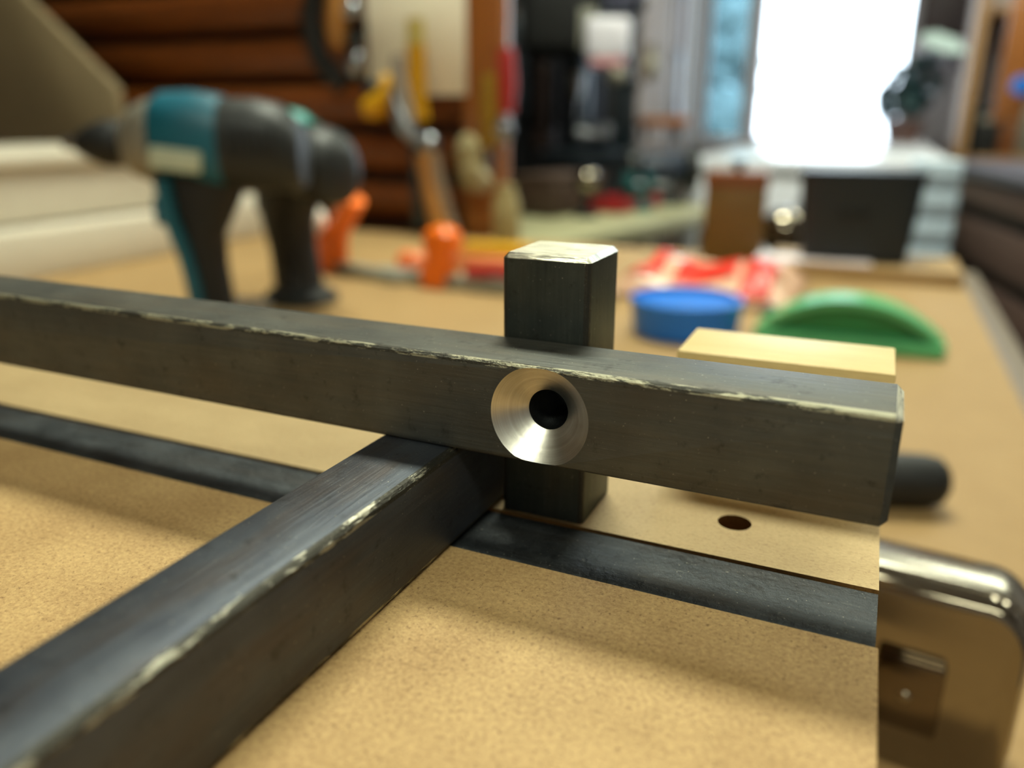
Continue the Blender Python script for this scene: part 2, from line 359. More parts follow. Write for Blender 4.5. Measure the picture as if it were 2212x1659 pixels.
# window wall: two openings
wa, wb_, wc, wd = PY(1522, 150, Y1).x, PY(1617, 150, Y1).x, PY(1634, 150, Y1).x, PY(1962, 150, Y1).x
zs = PY(1800, 305, Y1).z; ztop = 2.15; yw = Y1 + 0.06
b = BM()
for xa, xb2, za, zb in ((X0, wa, 0, ZC), (wb_, wc, 0, ZC), (wd, X1, 0, ZC), (wa, wb_, 0, zs), (wa, wb_, ztop, ZC), (wc, wd, 0, zs), (wc, wd, ztop, ZC)):
    b.box(((xa + xb2) / 2, yw, (za + zb) / 2), (xb2 - xa, 0.12, zb - za))
struct(b.make('wall_back', M_WALL))
def window(n, xa, xb2, glass):
    t = 0.016; z0, z1 = zs, ztop
    f = BM()
    f.box(((xa + xb2) / 2, Y1 + 0.03, z0 + t / 2), (xb2 - xa, 0.05, t), 0.003).box(((xa + xb2) / 2, Y1 + 0.03, z1 - t / 2), (xb2 - xa, 0.05, t), 0.003)
    f.box((xa + t / 2, Y1 + 0.03, (z0 + z1) / 2), (t, 0.05, z1 - z0), 0.003).box((xb2 - t / 2, Y1 + 0.03, (z0 + z1) / 2), (t, 0.05, z1 - z0), 0.003)
    o = struct(f.make('window_%d' % n, M_FRAME))
    BM().box(((xa + xb2) / 2, Y1 + 0.03, (z0 + z1) / 2), (xb2 - xa - 2 * t, 0.004, z1 - z0 - 2 * t)).make('pane', glass, o)
    BM().box(((xa + xb2) / 2, Y1 - 0.02, z0 - 0.012), (xb2 - xa + 0.02, 0.06, 0.024), 0.004).make('window_sill', M_FRAME, o)
window(1, wa, wb_, M_TINT); window(2, wc, wd, M_GLASS)
# garden hedge outside the tinted pane
b = BM(); xa, xb2 = PY(1480, 150, 5.6).x, PY(1632, 150, 5.6).x
for i in range(260):
    px_, pz_ = random.uniform(xa, xb2 - 0.04), random.uniform(0.0, 2.1)
    b.ball((px_, 5.7 + random.uniform(-0.12, 0.2), pz_), random.uniform(0.05, 0.11), (1, 0.7, random.uniform(0.6, 1)), Matrix.Rotation(random.random() * 3, 4, 'Y'), u=7, v=5)
tag(b.make('garden_foliage', M_HEDGE), 'pale green garden foliage outside the narrow blue-tinted pane', 'foliage', kind='stuff')
tag(BM().box((0, 7.2, -0.15), (12, 7.2, 0.1)).make('ground', plain('garden_paving', (150, 148, 140), 0.8, 0, 0.1, 3)), kind='structure')

# ceiling lamps; the second and third fixtures house added fill lights
for i, (x, y, z, a, bb, p) in enumerate(LAMPS):
    nm = ['ceiling lamp over the workbench, hung above the steel bars', 'added fill lamp on the ceiling behind the photographer at the near end of the room', 'added fill lamp on the ceiling above the white table towards the windows'][i]
    t = thing('ceiling_light', nm, 'lamp', (x, y, ZC), 0, 'ceiling lamps')
    f = BM()
    for sx2, sy2, lx, ly in ((0, 1, a + 0.04, 0.02), (0, -1, a + 0.04, 0.02), (1, 0, 0.02, bb + 0.04), (-1, 0, 0.02, bb + 0.04)):
        f.box((sx2 * (a / 2 + 0.01), sy2 * (bb / 2 + 0.01), -0.035), (lx, ly, 0.07), 0.003)
    f.make('lamp_frame', M_WHITEP, t)
    BM().box((0, 0, -0.045), (a, bb, 0.01)).make('diffuser', M_LAMP, t)

# plank wall behind the bench, made of separate varnished boards, ends in a post
YP = 0.872
xpost0, xpost1 = PY(998, 200, YP).x, PY(1085, 200, YP).x
wl = struct(BM().box(((X0 + xpost0) / 2, YP + 0.10, ZC / 2), (xpost0 - X0, 0.05, ZC)).make('wall_partition', M_BROWN))
zlist = [PY(800, q, YP).z for q in (497, 405, 290, 196, 85)]
edges = [ZB - 0.12] + [ZB + 0.006 + k * 0.062 for k in range(25)]
for k, (za, zb) in enumerate(zip(edges, edges[1:])):
    hgt = zb - za; xl = X0 + 0.01; ln_ = xpost0 - xl
    poly = [(0, 0.004), (0, hgt - 0.014), (-0.014, hgt - 0.010), (-0.022, hgt * 0.55), (-0.016, hgt * 0.2), (-0.004, 0.004)]
    o = BM().prism(poly, 0, ln_, 0, Matrix(((0, 0, 1, 0), (1, 0, 0, 0), (0, 1, 0, 0), (0, 0, 0, 1)))).make('plank', M_VARN, wl, angle=50)
    o.location = (xl, YP + 0.03 + (0.0 if k % 2 else 0.004), za)
pt = struct(BM().box(((xpost0 + xpost1) / 2, YP + 0.014, ZC / 2), (xpost1 - xpost0, 0.028, ZC - 0.002), 0.004).make('trim_1', M_POSTW))

# workbench
XE = 0.1195; YE = 0.845
t = thing('workbench', 'long workbench with tan board top and dark edge strip along its right side', 'workbench', (-0.8, 0.3, 0))
BM().box((0.8 + XE / 2 - 0.52, -0.02, ZB - 0.011), (XE + 1.04, 2 * (YE - 0.28), 0.022), 0.001).make('bench_top', M_BENCH, t)
BM().box((0.8 + XE + 0.009, -0.02, ZB - 0.022), (0.017, 2 * (YE - 0.28), 0.04), 0.003).make('edge_strip', M_BENCHEDGE, t)
BM().box((0.8 + XE / 2 - 0.52, YE - 0.3 - 0.055, ZB - 0.07), (XE + 0.96, 0.03, 0.09), 0.002).make('apron', M_BENCHEDGE, t)
for lx in (-0.1, 0.86):
    for ly in (-0.52, 0.46):
        BM().box((lx, ly, (ZB - 0.024) / 2), (0.07, 0.07, ZB - 0.024), 0.003).make('leg', M_BENCHEDGE, t)

# ------------------------------------------------------------------ the jig and its bars
def u(*a): return tuple(v * U for v in a)
XL, XR = -15.0, 3.211
DY, DYAW, DW = -0.0592, -0.0193, 0.972
def dline(x, t_): return DY + x * math.sin(DYAW) + t_       # front edge of the groove at x
jig = thing('drilling_jig', 'raised fibreboard jig holding the steel bars at the front of the bench', 'jig', (0, 0, ZB))
zt = (ZT - ZB) / U
SCZ = Matrix.Diagonal((U, U, U, 1))
b = BM().prism([(XL, -9.5), (XR, -9.5), (XR, dline(XR, 0)), (XL, dline(XL, 0))], zt - 1.15, zt, 0.008, None, 0, 1)
bmesh.ops.scale(b.b, vec=(U, U, U), verts=b.b.verts)
b.make('front_board', M_MDF, jig)
# back strip with its drilled hole: outline with a round hole bridged in
def strip_mesh():
    t = BM(); bm = t.b; hx, hy, hr, n = 1.715, 1.70, 0.185, 48
    z1, z0 = zt, zt - 1.15
    A = [(XL, dline(XL, DW)), (XR, dline(XR, DW)), (XR, 4.4), (XL, 4.4)]
    def quad(pts, z): return [bm.verts.new((x, y, z)) for x, y in pts]
    # square collar round the hole, then four rectangles
    c0, c1, d0, d1 = hx - 0.45, hx + 0.45, hy - 0.45, hy + 0.45
    for z, flip in ((z1, False), (z0, True)):
        polys = [[A[0], (c0, dline(c0, DW)), (c0, 4.4), A[3]], [(c1, dline(c1, DW)), A[1], A[2], (c1, 4.4)],
                 [(c0, dline(c0, DW)), (c1, dline(c1, DW)), (c1, d0), (c0, d0)], [(c0, d1), (c1, d1), (c1, 4.4), (c0, 4.4)]]
        for pl in polys:
            f = bm.faces.new(quad(pl, z));
            if flip: f.normal_flip()
        for k in range(n):
            a0, a1 = 2 * math.pi * k / n, 2 * math.pi * (k + 1) / n
            def sq(a):
                c_, s_ = math.cos(a), math.sin(a); m_ = 0.45 / max(abs(c_), abs(s_)); return (hx + c_ * m_, hy + s_ * m_)
            f = bm.faces.new(quad([(hx + hr * math.cos(a0), hy + hr * math.sin(a0)), sq(a0), sq(a1), (hx + hr * math.cos(a1), hy + hr * math.sin(a1))], z))
            if flip: f.normal_flip()
            if z == z1:
                f = bm.faces.new([bm.verts.new((hx + hr * math.cos(q), hy + hr * math.sin(q), zz)) for q, zz in ((a0, z0), (a0, z1), (a1, z1), (a1, z0))]); f.material_index = 1
    for pa, pb in ((A[0], A[1]), (A[1], A[2]), (A[2], A[3]), (A[3], A[0])):
        f = bm.faces.new([bm.verts.new((*pa, z0)), bm.verts.new((*pb, z0)), bm.verts.new((*pb, z1)), bm.verts.new((*pa, z1))]); f.material_index = 1
    bmesh.ops.scale(bm, vec=(U, U, U), verts=bm.verts)
    return t
strip_mesh().make('back_strip', [M_STRIP, M_MDFEDGE], jig)
BM().box(((XL + XR) / 2 * U, (-9.5 + 4.4) / 2 * U, (zt - 1.15 - 0.5) * U), ((XR - XL) * U, 13.9 * U, 1.0 * U)).make('base_board', M_MDF, jig)
hr_ = (zt - 2.15) * U
for yy in (-7.5, 2.6):
    BM().box(((XL + XR) / 2 * U - 0.01, yy * U, hr_ / 2), ((XR - XL) * U - 0.05, 0.018, hr_)).make('riser', M_MDF, jig)

# wooden block on the back strip
b = BM().box(u(0, 0, 0.8), u(2.46, 1.22, 1.6), 0.02 * U)
tag(b.make('wood_block', M_PINE, loc=(1.94 * U, 3.44 * U, ZT), rotz=-0.005), 'pale pine block standing on the back strip behind the long steel bar', 'block')

def bar(L0, L1, w_, h_, edge=0.055, seg=3, endbev=0.0, ends=(False, True)):
    """square bar along x in units U; long edges get slot 1, chamfered end edges slot 2"""
    t = BM(); bm = t.b
    r = bmesh.ops.create_cube(bm, size=1.0)
    for v in bm.verts: v.co = Vector(((L0 + L1) / 2 + v.co.x * (L1 - L0), w_ / 2 + v.co.y * w_, h_ / 2 + v.co.z * h_))
    le = [e for e in bm.edges if abs(e.verts[0].co.x - e.verts[1].co.x) > 1e-4]
    bmesh.ops.bevel(bm, geom=le, offset=edge, segments=seg, affect='EDGES', profile=0.5, material=1)
    if endbev:
        xs = [x for x, k in zip((L0, L1), ends) if k]
        ee = [e for e in bm.edges if any(abs(v.co.x - x) < 1e-4 and abs(w2.co.x - x) < 1e-4 for x in xs for v, w2 in [e.verts])]
        bmesh.ops.bevel(bm, geom=ee, offset=endbev, segments=1, affect='EDGES', profile=0.5, material=2)
    return t

# --- long bar on top, with the countersunk hole
ZA = 1.085
AY = -0.0225
t = bar(-16.0, 3.13, 0.94, 1.0, 0.055, 3, 0.06)
# worn metal only on the upper front edge; the other long edges stay dark
for f in t.b.faces:
    c_ = f.calc_center_median()
    if f.material_index == 1 and not (c_.z > 0.85 and c_.y < 0.2): f.material_index = 3
    if f.material_index == 2 and (c_.z < 0.9): f.material_index = 3
if t.b.calc_volume(signed=True) < 0: bmesh.ops.reverse_faces(t.b, faces=t.b.faces[:])
longbar = t.make('steel_bar', [M_SCALE_X, M_WORN_X, M_FILED, M_SCALE_X], loc=(0, 0, ZT + ZA * U), rotz=AY, angle=25)
tag(longbar, 'long dark square steel bar on top, with a countersunk hole in its side', 'steel bar')
HZ = 0.495
def cutter():
    t = BM(); R_, r_, dp = 0.508, 0.208, 0.25; k = (R_ - r_) / dp
    t.lathe([(0, -0.1), (R_ + 0.1 * k, -0.1), (r_, dp), (r_, 1.2), (0, 1.2)], (0, 0, HZ), 'Y', 144); bmesh.ops.remove_doubles(t.b, verts=t.b.verts, dist=1e-6)
    bmesh.ops.recalc_face_normals(t.b, faces=t.b.faces)
    if t.b.calc_volume(signed=True) < 0: bmesh.ops.reverse_faces(t.b, faces=t.b.faces[:])
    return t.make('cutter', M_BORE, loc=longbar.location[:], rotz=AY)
cut = cutter()
md = longbar.modifiers.new('hole', 'BOOLEAN'); md.operation = 'DIFFERENCE'; md.object = cut; md.solver = 'FAST'
bpy.context.view_layer.update()
dg = bpy.context.evaluated_depsgraph_get()
me = bpy.data.meshes.new_from_object(longbar.evaluated_get(dg))
longbar.modifiers.clear()
bm = bmesh.new(); bm.from_mesh(me)
def hole_kind(f):
    c_ = f.calc_center_median(); n_ = f.normal; rr = math.hypot(c_.x, c_.z - HZ)
    if abs(n_.x * c_.x + n_.z * (c_.z - HZ)) / max(rr, 1e-6) < 0.35 or rr > 0.56: return 0
    if c_.y < 0.249: return 1 if rr > 0.2 and n_.y < -0.3 else 0
    return 2 if rr < 0.22 else 0
kinds = {f.index: hole_kind(f) for f in bm.faces}
def extract(kset, name, mats, parent):
    b2 = bm.copy(); b2.faces.ensure_lookup_table()
    bmesh.ops.delete(b2, geom=[f for f in b2.faces if kinds[f.index] not in kset], context='FACES')
    for f in b2.faces:
        if kset != {0}: f.material_index = 0
        f.smooth = True
    for e in b2.edges:
        if len(e.link_faces) == 2 and e.calc_face_angle(0) > math.radians(25): e.smooth = False
    bmesh.ops.scale(b2, vec=(U, U, U), verts=b2.verts)
    m2 = bpy.data.meshes.new(name); b2.to_mesh(m2); b2.free()
    for mt in mats: m2.materials.append(mt)
    if parent is None: return m2
    o = bpy.data.objects.new(name, m2); o.parent = parent; COL.objects.link(o); return o
extract({1}, 'countersink', [M_CONE], longbar)['label'] = 'bright turned cone round the hole'
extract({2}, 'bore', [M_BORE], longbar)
m0 = extract({0}, 'steel_bar', [M_SCALE_X, M_WORN_X, M_FILED, M_SCALE_X], None)
longbar.data = m0
bpy.data.objects.remove(cut)

# --- cross bar running under it towards the viewer
t = bar(-11.5, 1.90, 0.92, 1.08, 0.075, 3)
for f in t.b.faces:
    c_ = f.calc_center_median()
    if f.material_index == 1 and not (c_.y < 0.2): f.material_index = 2
    if f.material_index == 1 and c_.z < 0.3: f.material_index = 3
bmesh.ops.scale(t.b, vec=(U, U, U), verts=t.b.verts)
bmesh.ops.rotate(t.b, cent=(0, 0, 0), matrix=Matrix.Rotation(math.radians(90), 3, 'Z'), verts=t.b.verts)   # x -> y, section now at x -0.92..0
M_WORN_Y2 = worn('worn_edge_lower', 0.58, 'Y', 500, 0.2)
# after the turn the edge nearest the long bar's hole is the one at section y = 0, i.e. local x = 0
o = t.make('steel_bar', [M_SCALE_Y, M_WORN_Y, M_SCALE_Y, M_WORN_Y2], loc=((-1.8523 + 0.92) * U, 0, ZT + 0.001 * U), rotz=-0.0256, angle=25)
tag(o, 'dark square steel bar crossing diagonally under the long one, chipped bright along one edge', 'steel bar')

# --- upright post
t = bar(0, 2.974, 0.98, 0.98, 0.06, 3, 0.055)
for f in t.b.faces:
    if f.material_index == 0 and f.normal.x > 0.9: f.material_index = 2
bmesh.ops.scale(t.b, vec=(U, U, U), verts=t.b.verts)
# x -> z (up); section y -> x, section z -> y
bmesh.ops.transform(t.b, matrix=Matrix(((0, 1, 0, 0), (0, 0, 1, 0), (1, 0, 0, 0), (0, 0, 0, 1))), verts=t.b.verts)
o = t.make('steel_post', [M_SCALE_Z, M_WORN_Z, M_SAWN], loc=(-0.817 * U, 0.975 * U, ZT + 0.001 * U), rotz=-0.0128, angle=25)
tag(o, 'short upright square steel post with bright sawn top behind the long bar', 'steel bar')

# --- rail set in the groove
wd2 = DW - 0.012; prof = [(0, 0), (wd2, 0), (wd2, 1.10), (wd2 - 0.02, 1.12)]
for k in range(7):
    a = math.radians(90 + 90 * k / 6); prof.append((0.13 + 0.13 * math.cos(a), 0.99 + 0.13 * math.sin(a)))
t = BM().prism(prof, XL, XR - 0.02, 0, Matrix(((0, 0, 1, 0), (1, 0, 0, 0), (0, 1, 0, 0), (0, 0, 0, 1))))
bmesh.ops.scale(t.b, vec=(U, U, U), verts=t.b.verts)
o = t.make('steel_rail', [M_RAIL, M_RAIL, M_FILED], loc=(0, (DY + 0.005) * U, ZT - 1.15 * U), rotz=DYAW, angle=40)
tag(o, 'grey pitted steel rail sunk in the groove between the two fibreboard pieces', 'steel rail')

# ------------------------------------------------------------------ chrome case at the jig's right end
cc = P(1880, 1260, 0.182)
case = thing('chrome_case', 'polished chrome case with rounded corner standing beside the end of the jig', 'case', (cc.x, cc.y, ZB), -0.12)
def rrect(x0, x1, z0, z1, r, n=10):
    pts = []
    for (cx_, cz_, a0) in ((x1 - r, z1 - r, 0), (x0 + r, z1 - r, 90), (x0 + r, z0 + r, 180), (x1 - r, z0 + r, 270)):
        for k in range(n + 1):
            a = math.radians(a0 + 90 * k / n); pts.append((cx_ + r * math.cos(a), cz_ + r * math.sin(a)))
    return pts
MXZ = Matrix(((1, 0, 0, 0), (0, 0, 1, 0), (0, 1, 0, 0), (0, 0, 0, 1)))     # polygon (x, z), extruded along y
BM().prism(rrect(-0.045, 0.0320, 0.0, 0.0475, 0.009), 0.0, 0.022, 0.0022, MXZ, 0, 3).make('case_body', M_CHROME, case)
BM().prism(rrect(-0.046, 0.0330, 0.0, 0.0485, 0.0095), 0.006, 0.0165, 0.0008, MXZ, 0, 2).make('edge_band', M_BRUSHED, case)
lt = BM().box((0.0108, -0.0014, 0.0222), (0.0140, 0.0036, 0.0180), 0.0008).make('reflection_plate', M_REFLECT, case)  # raised dark plate put in for the jig end's reflection in the chrome
BM().ball((0.0105, -0.0030, 0.022), 0.0016, (1, 0.6, 1)).make('reflection_spot', M_CHROME, lt)

# black handled tool lying beyond the jig
e = PZ(2012, 1092); ax = Vector((math.cos(0.30), math.sin(0.30), 0))
tl = thing('screwdriver', 'black rounded tool handle lying on the bench beyond the end of the long bar', 'screwdriver', (e.x, e.y, ZB), 0.30)
BM().lathe([(0, 0), (0.0062, 0.0004), (0.0092, 0.003), (0.0103, 0.008), (0.0106, 0.02), (0.0100, 0.05), (0.0084, 0.064), (0.0098, 0.074), (0.0072, 0.082), (0, 0.083)], (0.004, 0, 0.0106), Vector((-1, 0, 0)), 32).make('handle', M_BLACK, tl)
BM().cyl((-0.078, 0, 0.0106), (-0.14, 0, 0.0106), 0.003, seg=16).make('shaft', M_STEEL, tl)

# ------------------------------------------------------------------ things on the bench
# blue lid
c0 = PZ(1482, 715); d0 = (c0 - CAM).dot(FW)
R_ = 118 / FPX * d0
t = BM(); hl = 0.026
t.lathe([(0, hl - 0.004), (R_ - 0.004, hl - 0.004), (R_ - 0.003, hl), (R_, hl - 0.001), (R_ * 0.93, 0.001), (R_ * 0.9, 0), (0, 0)], seg=48)
cen = PZ(1482, 728) + Vector((0, R_ * 0.9, 0)); 
tag(t.make('blue_lid', M_BLUE, loc=(cen.x - 0.004, cen.y - 0.022, ZB)), 'round blue plastic lid lying on the bench behind the steel post', 'tub lid')
# green half-round scraper / handle
gl_ = PZ(1628, 735); gr = PZ(2040, 775)
wd_ = (gr - gl_).length; ang = math.atan2(gr.y - gl_.y, gr.x - gl_.x)
t = thing('green_dish', 'green translucent half-round plastic dish lying beyond the pine block', 'dish', ((gl_.x + gr.x) / 2, (gl_.y + gr.y) / 2 - 0.004, ZB), ang)
n = 24; hh = 0.024; arch = []
for k in range(n + 1):
    q = -1 + 2 * k / n; arch.append((q * wd_ / 2, hh * (1 - abs(q) ** 2.2) + 0.009))
b = BM(); bm2 = b.b
def shell(bm_, pr, y0, y1, th):
    vs = []
    for (x, z) in pr: vs.append([bm_.verts.new((x, y0, z)), bm_.verts.new((x, y1, z)), bm_.verts.new((x, y1, max(z - th, 0))), bm_.verts.new((x, y0, max(z - th, 0)))])
    for a_, b_ in zip(vs, vs[1:]):
        for k in range(4): bm_.faces.new((a_[k], a_[(k + 1) % 4], b_[(k + 1) % 4], b_[k]))
    bm_.faces.new(vs[0][::-1]); bm_.faces.new(vs[-1]); bmesh.ops.recalc_face_normals(bm_, faces=bm_.faces)
shell(bm2, arch, 0.0, 0.030, 0.005); b.make('arched_rim', M_GREEN, t, angle=40)
inner = [(x * 0.97, max(z - 0.006, 0.004)) for x, z in arch]; b = BM(); vs = []
shell(b.b, inner, 0.006, 0.024, 0.05); b.make('dish_body', plain('green_plastic_deep', (24, 122, 66), 0.35), t, angle=40)
BM().box((0, 0.013, 0.0048), (wd_ * 1.0, 0.034, 0.0095), 0.003).make('flat_base', M_GREEN, t)
g0 = PZ(1662, 706)
tag(BM().lathe([(0, 0.0), (0.0045, 0.0), (0.0045, 0.009), (0.008, 0.012), (0.008, 0.015), (0, 0.019)], seg=24).make('glass_stopper', M_CHROME, loc=(g0.x, g0.y - 0.008, ZB)), 'small shiny round knob on the bench at the left tip of the green dish', 'knob')

# red and clear packet behind the blue lid
a0, a1 = PZ(1345, 650), PZ(1700, 690)
t = thing('plastic_packet', 'crumpled clear plastic packet with bright red print lying behind the blue lid', 'packet', (a0.x - 0.012, a0.y + 0.012, ZB), math.atan2(a1.y - a0.y, a1.x - a0.x) + 0.05)
W_ = (a1 - a0).length - 0.02
def sheet(b, x0, x1, y0, y1, z, amp, nx, ny, seed, th=0.0012):
    rnd = random.Random(seed); ph = [rnd.uniform(0, 6) for _ in range(6)]; bm_ = b.b; g = []
    for i in range(nx + 1):
        row = []
        for j in range(ny + 1):
            fx, fy = i / nx, j / ny; edge_ = min(fx, 1 - fx, fy, 1 - fy) * 5; k = min(1, edge_)
            gx, gy = x0 + (x1 - x0) * fx, y0 + (y1 - y0) * fy; k = min(1, max(0.0, min(gx + 0.002, W_ + 0.03 - gx, gy, 0.13 - gy)) / 0.02)
            h = z + amp * k * (0.62 + 0.20 * math.sin(gx * 55 + 2 * math.sin(gy * 30)) + 0.18 * math.sin(gy * 85 + 1.0 + gx * 25))
            row.append(bm_.verts.new((x0 + (x1 - x0) * fx, y0 + (y1 - y0) * fy, h)))
        g.append(row)
    low = [[bm_.verts.new((v.co.x, v.co.y, max(v.co.z - th, 0.0002))) for v in row] for row in g]
    for i in range(nx):
        for j in range(ny):
            bm_.faces.new((g[i][j], g[i + 1][j], g[i + 1][j + 1], g[i][j + 1])); bm_.faces.new((low[i][j], low[i][j + 1], low[i + 1][j + 1], low[i + 1][j]))
    for i in range(nx):
        for j, fl in ((0, 1), (ny, 0)):
            q = (g[i][j], low[i][j], low[i + 1][j], g[i + 1][j]); bm_.faces.new(q if fl else q[::-1])
    for j in range(ny):
        for i, fl in ((0, 0), (nx, 1)):
            q = (g[i][j], low[i][j], low[i][j + 1], g[i][j + 1]); bm_.faces.new(q if fl else q[::-1])
M_FILM = plain('cloudy_film', (228, 184, 156), 0.25, 0, 0.05, 20)
b = BM(); sheet(b, -0.002, W_ + 0.03, 0.0, 0.13, 0.004, 0.026, 30, 16, 3); b.make('film_bag', M_FILM, t, angle=60)
b = BM(); sheet(b, 0.003, 0.028, 0.012, 0.12, 0.0062, 0.026, 8, 16, 3); b.make('red_print', M_BRED, t, angle=60)
b = BM(); sheet(b, 0.040, 0.094, 0.030, 0.095, 0.0062, 0.026, 14, 12, 3); b.make('red_print', M_BRED, t, angle=60)
b = BM(); sheet(b, 0.101, 0.126, 0.004, 0.075, 0.0062, 0.026, 8, 12, 3); b.make('red_print', M_BRED, t, angle=60)

# raised board at the far end of the bench, pink card on it
f0 = PZ(1700, 640 - 10); xb_ = PZ(1640, 600).x
t = BM().box((0, 0, 0.006), (XE - xb_ - 0.004, 0.10, 0.012), 0.0015)
tag(t.make('end_board', M_BENCH, loc=((XE + xb_) / 2 - 0.002, 0.785, ZB)), 'thin tan board lying along the far end of the bench', 'board')
q = PZ(1830, 612, ZB + 0.012)
tag(BM().box((0, 0, 0.0012), (0.105, 0.030, 0.0024), 0.0006).make('card', M_PINK, loc=(q.x - 0.035, 0.757, ZB + 0.0121)), 'pale pink card strip lying on the thin board at the far end', 'card')

# amber wooden box
q0, q1 = P(1545, 545, 0.93), P(1657, 555, 0.93)
t = thing('wooden_box', 'small upright amber wooden box with a dark knob at the bench end', 'box', ((q0.x + q1.x) / 2, 0.80, ZB), 0.12)
hx = 0.030; hz_ = 0.092
BM().box((0, 0, hz_ * 0.42), (hx * 2, 0.05, hz_ * 0.84), 0.0015).make('box_body', M_AMBER, t)
BM().box((0, 0, hz_ * 0.92), (hx * 2 + 0.002, 0.052, hz_ * 0.155), 0.0015).make('lid', M_AMBER2, t)
BM().lathe([(0, 0), (0.004, 0), (0.004, 0.003), (0.0075, 0.006), (0.006, 0.011), (0, 0.012)], (0, 0, hz_), seg=20).make('knob', M_DARK, t)
# charcoal bin
q0, q1 = P(1742, 560, 0.93), P(1945, 580, 0.93)
t = thing('storage_bin', 'charcoal plastic bin standing at the far end of the bench below the bright window', 'bin', ((q0.x + q1.x) / 2 - 0.002, 0.80, ZB + 0.0121), 0.12)
t.location.y -= 0.012
BM().loft([((0, 0, 0), 0.047, 0.028), ((0, 0, 0.040), 0.051, 0.030), ((0, 0, 0.080), 0.054, 0.032)], 32, 9).make('bin_body', M_BIN, t)
BM().loft([((0.001, 0, 0.080), 0.0555, 0.034), ((0.001, 0, 0.085), 0.0555, 0.034)], 32, 9).make('rim', M_BIN, t)
BM().box((-0.006, -0.0315, 0.045), (0.030, 0.004, 0.007), 0.002).make('grip', M_BLACK, t)

# cream painted beams at the left
yb0, yb1 = 0.30, 0.77
xb0 = -0.668
t = BM().box((0, 0.025, 0.022), (0.30, yb1 - yb0 + 0.05, 0.044), 0.003)
tag(t.make('painted_board', M_WHITEBOARD, loc=(xb0 - 0.15, (yb0 + yb1) / 2, ZB)), 'wide cream painted board lying flat on the bench at the left', 'board')
t = thing('painted_box', 'long cream box with overhanging lid stacked on the cream painted board', 'box', (xb0 - 0.165, (yb0 + yb1) / 2 - 0.01, ZB + 0.0442), 0.0)
BM().box((0, 0, 0.029), (0.262, yb1 - yb0 - 0.05, 0.052), 0.003).make('box_body', M_WHITEBOARD, t)
BM().box((0.002, 0, 0.060), (0.274, yb1 - yb0 - 0.04, 0.0125), 0.003).make('lid', M_WHITEBOARD, t)
BM().box((0.0, 0, 0.0015), (0.25, yb1 - yb0 - 0.07, 0.003)).make('plinth', M_BROWN, t)
# leaning grey-brown board behind
a = PY(-80, 305, 0.80); b1 = PY(262, 305, 0.80); b2 = PY(250, 190, 0.80); b3 = PY(55, -5, 0.80); b4 = PY(-80, -150, 0.80)
poly = [(p.x, p.z) for p in (Vector((a.x, 0, ZB + 0.002)), Vector((b1.x, 0, ZB + 0.002)), b2, b3, b4)]
o = BM().prism(poly, 0.80, 0.812, 0.001, MXZ).make('leaning_board', M_BEIGE)
tag(o, 'grey-brown sheet with a slanted edge leaning against the plank wall at the far left', 'board')

# ------------------------------------------------------------------ the two cordless tools
def tool_loft_x(b, prof, power=2.4, seg=22):
    """prof: (x, zc, hy, hz) sections along the tool's x axis"""
    Rm = Matrix(((0, 0, 1), (1, 0, 0), (0, 1, 0)))       # ring x -> world y, ring y -> world z, ring z -> x
    b.loft([((x, 0, zc), hy, hz, Rm) for x, zc, hy, hz in prof], seg, power); return b
q = PZ(450, 692)
dr = thing('cordless_drill', 'teal and black cordless drill standing upright, its chuck pointing left', 'drill', (q.x + 0.012, q.y - 0.010, ZB), 0.41)
dr.scale = (0.93, 0.93, 0.93)
mmx = 0.001
tool_loft_x(BM(), [((x + 20) * mmx, (z - 21) * mmx, y * mmx, h * mmx) for x, z, y, h in
    [(-43, 162, 22, 26), (-36, 162, 27, 31), (-15, 161, 29, 33), (0, 158, 29, 34), (8, 157, 28, 33)]]).make('gear_housing', M_TEAL, dr)
tool_loft_x(BM(), [((x + 20) * mmx, (z - 21) * mmx, y * mmx, h * mmx) for x, z, y, h in
    [(-66, 157, 15, 17), (-58, 158, 22, 25), (-48, 159, 25, 29), (-42, 160, 25, 29)]]).make('gear_case', M_GREY, dr)
tool_loft_x(BM(), [((x + 20) * mmx, (z - 21) * mmx, y * mmx, h * mmx) for x, z, y, h in
    [(7, 157, 28, 32), (30, 156, 29, 33), (48, 154, 28, 31), (58, 150, 24, 26), (63, 147, 18, 20)]]).make('motor_housing', M_DARK, dr)
for k in range(6):
    BM().box((0.038 + k * 0.006, -0.0285, 0.139), (0.0028, 0.003, 0.020), 0.0008).make('vent', M_BLACK, dr)
BM().lathe([(0, 0), (0.014, 0), (0.0165, 0.004), (0.0165, 0.018), (0.012, 0.030), (0.007, 0.038), (0, 0.038)], (-0.044, 0, 0.136), Vector((-1, 0, 0))).make('chuck', M_BLACK, dr)
BM().cyl((-0.078, 0, 0.136), (-0.092, 0, 0.136), 0.0055, 0.004).make('bit_holder', M_STEEL, dr)
BM().box((-0.001, -0.0285, 0.126), (0.036, 0.004, 0.015), 0.0015, Matrix.Rotation(0.12, 4, 'Y')).make('name_label', M_LABEL, dr)
BM().loft([((0.004, 0, 0.010), 0.0165, 0.016), ((0.001, 0, 0.045), 0.0165, 0.017), ((-0.001, 0, 0.070), 0.019, 0.018), ((0.002, 0, 0.092), 0.028, 0.020), ((0.006, 0, 0.115), 0.036, 0.021)]).make('handle', M_BLACK, dr)
BM().tube([(-0.001, -0.0145, 0.012), (-0.002, -0.0160, 0.035), (-0.006, -0.0175, 0.060), (-0.012, -0.0195, 0.085), (-0.014, -0.0215, 0.112)], 0.01, flat=(0.0045, 0.009)).make('handle_inlay', M_TEAL, dr)
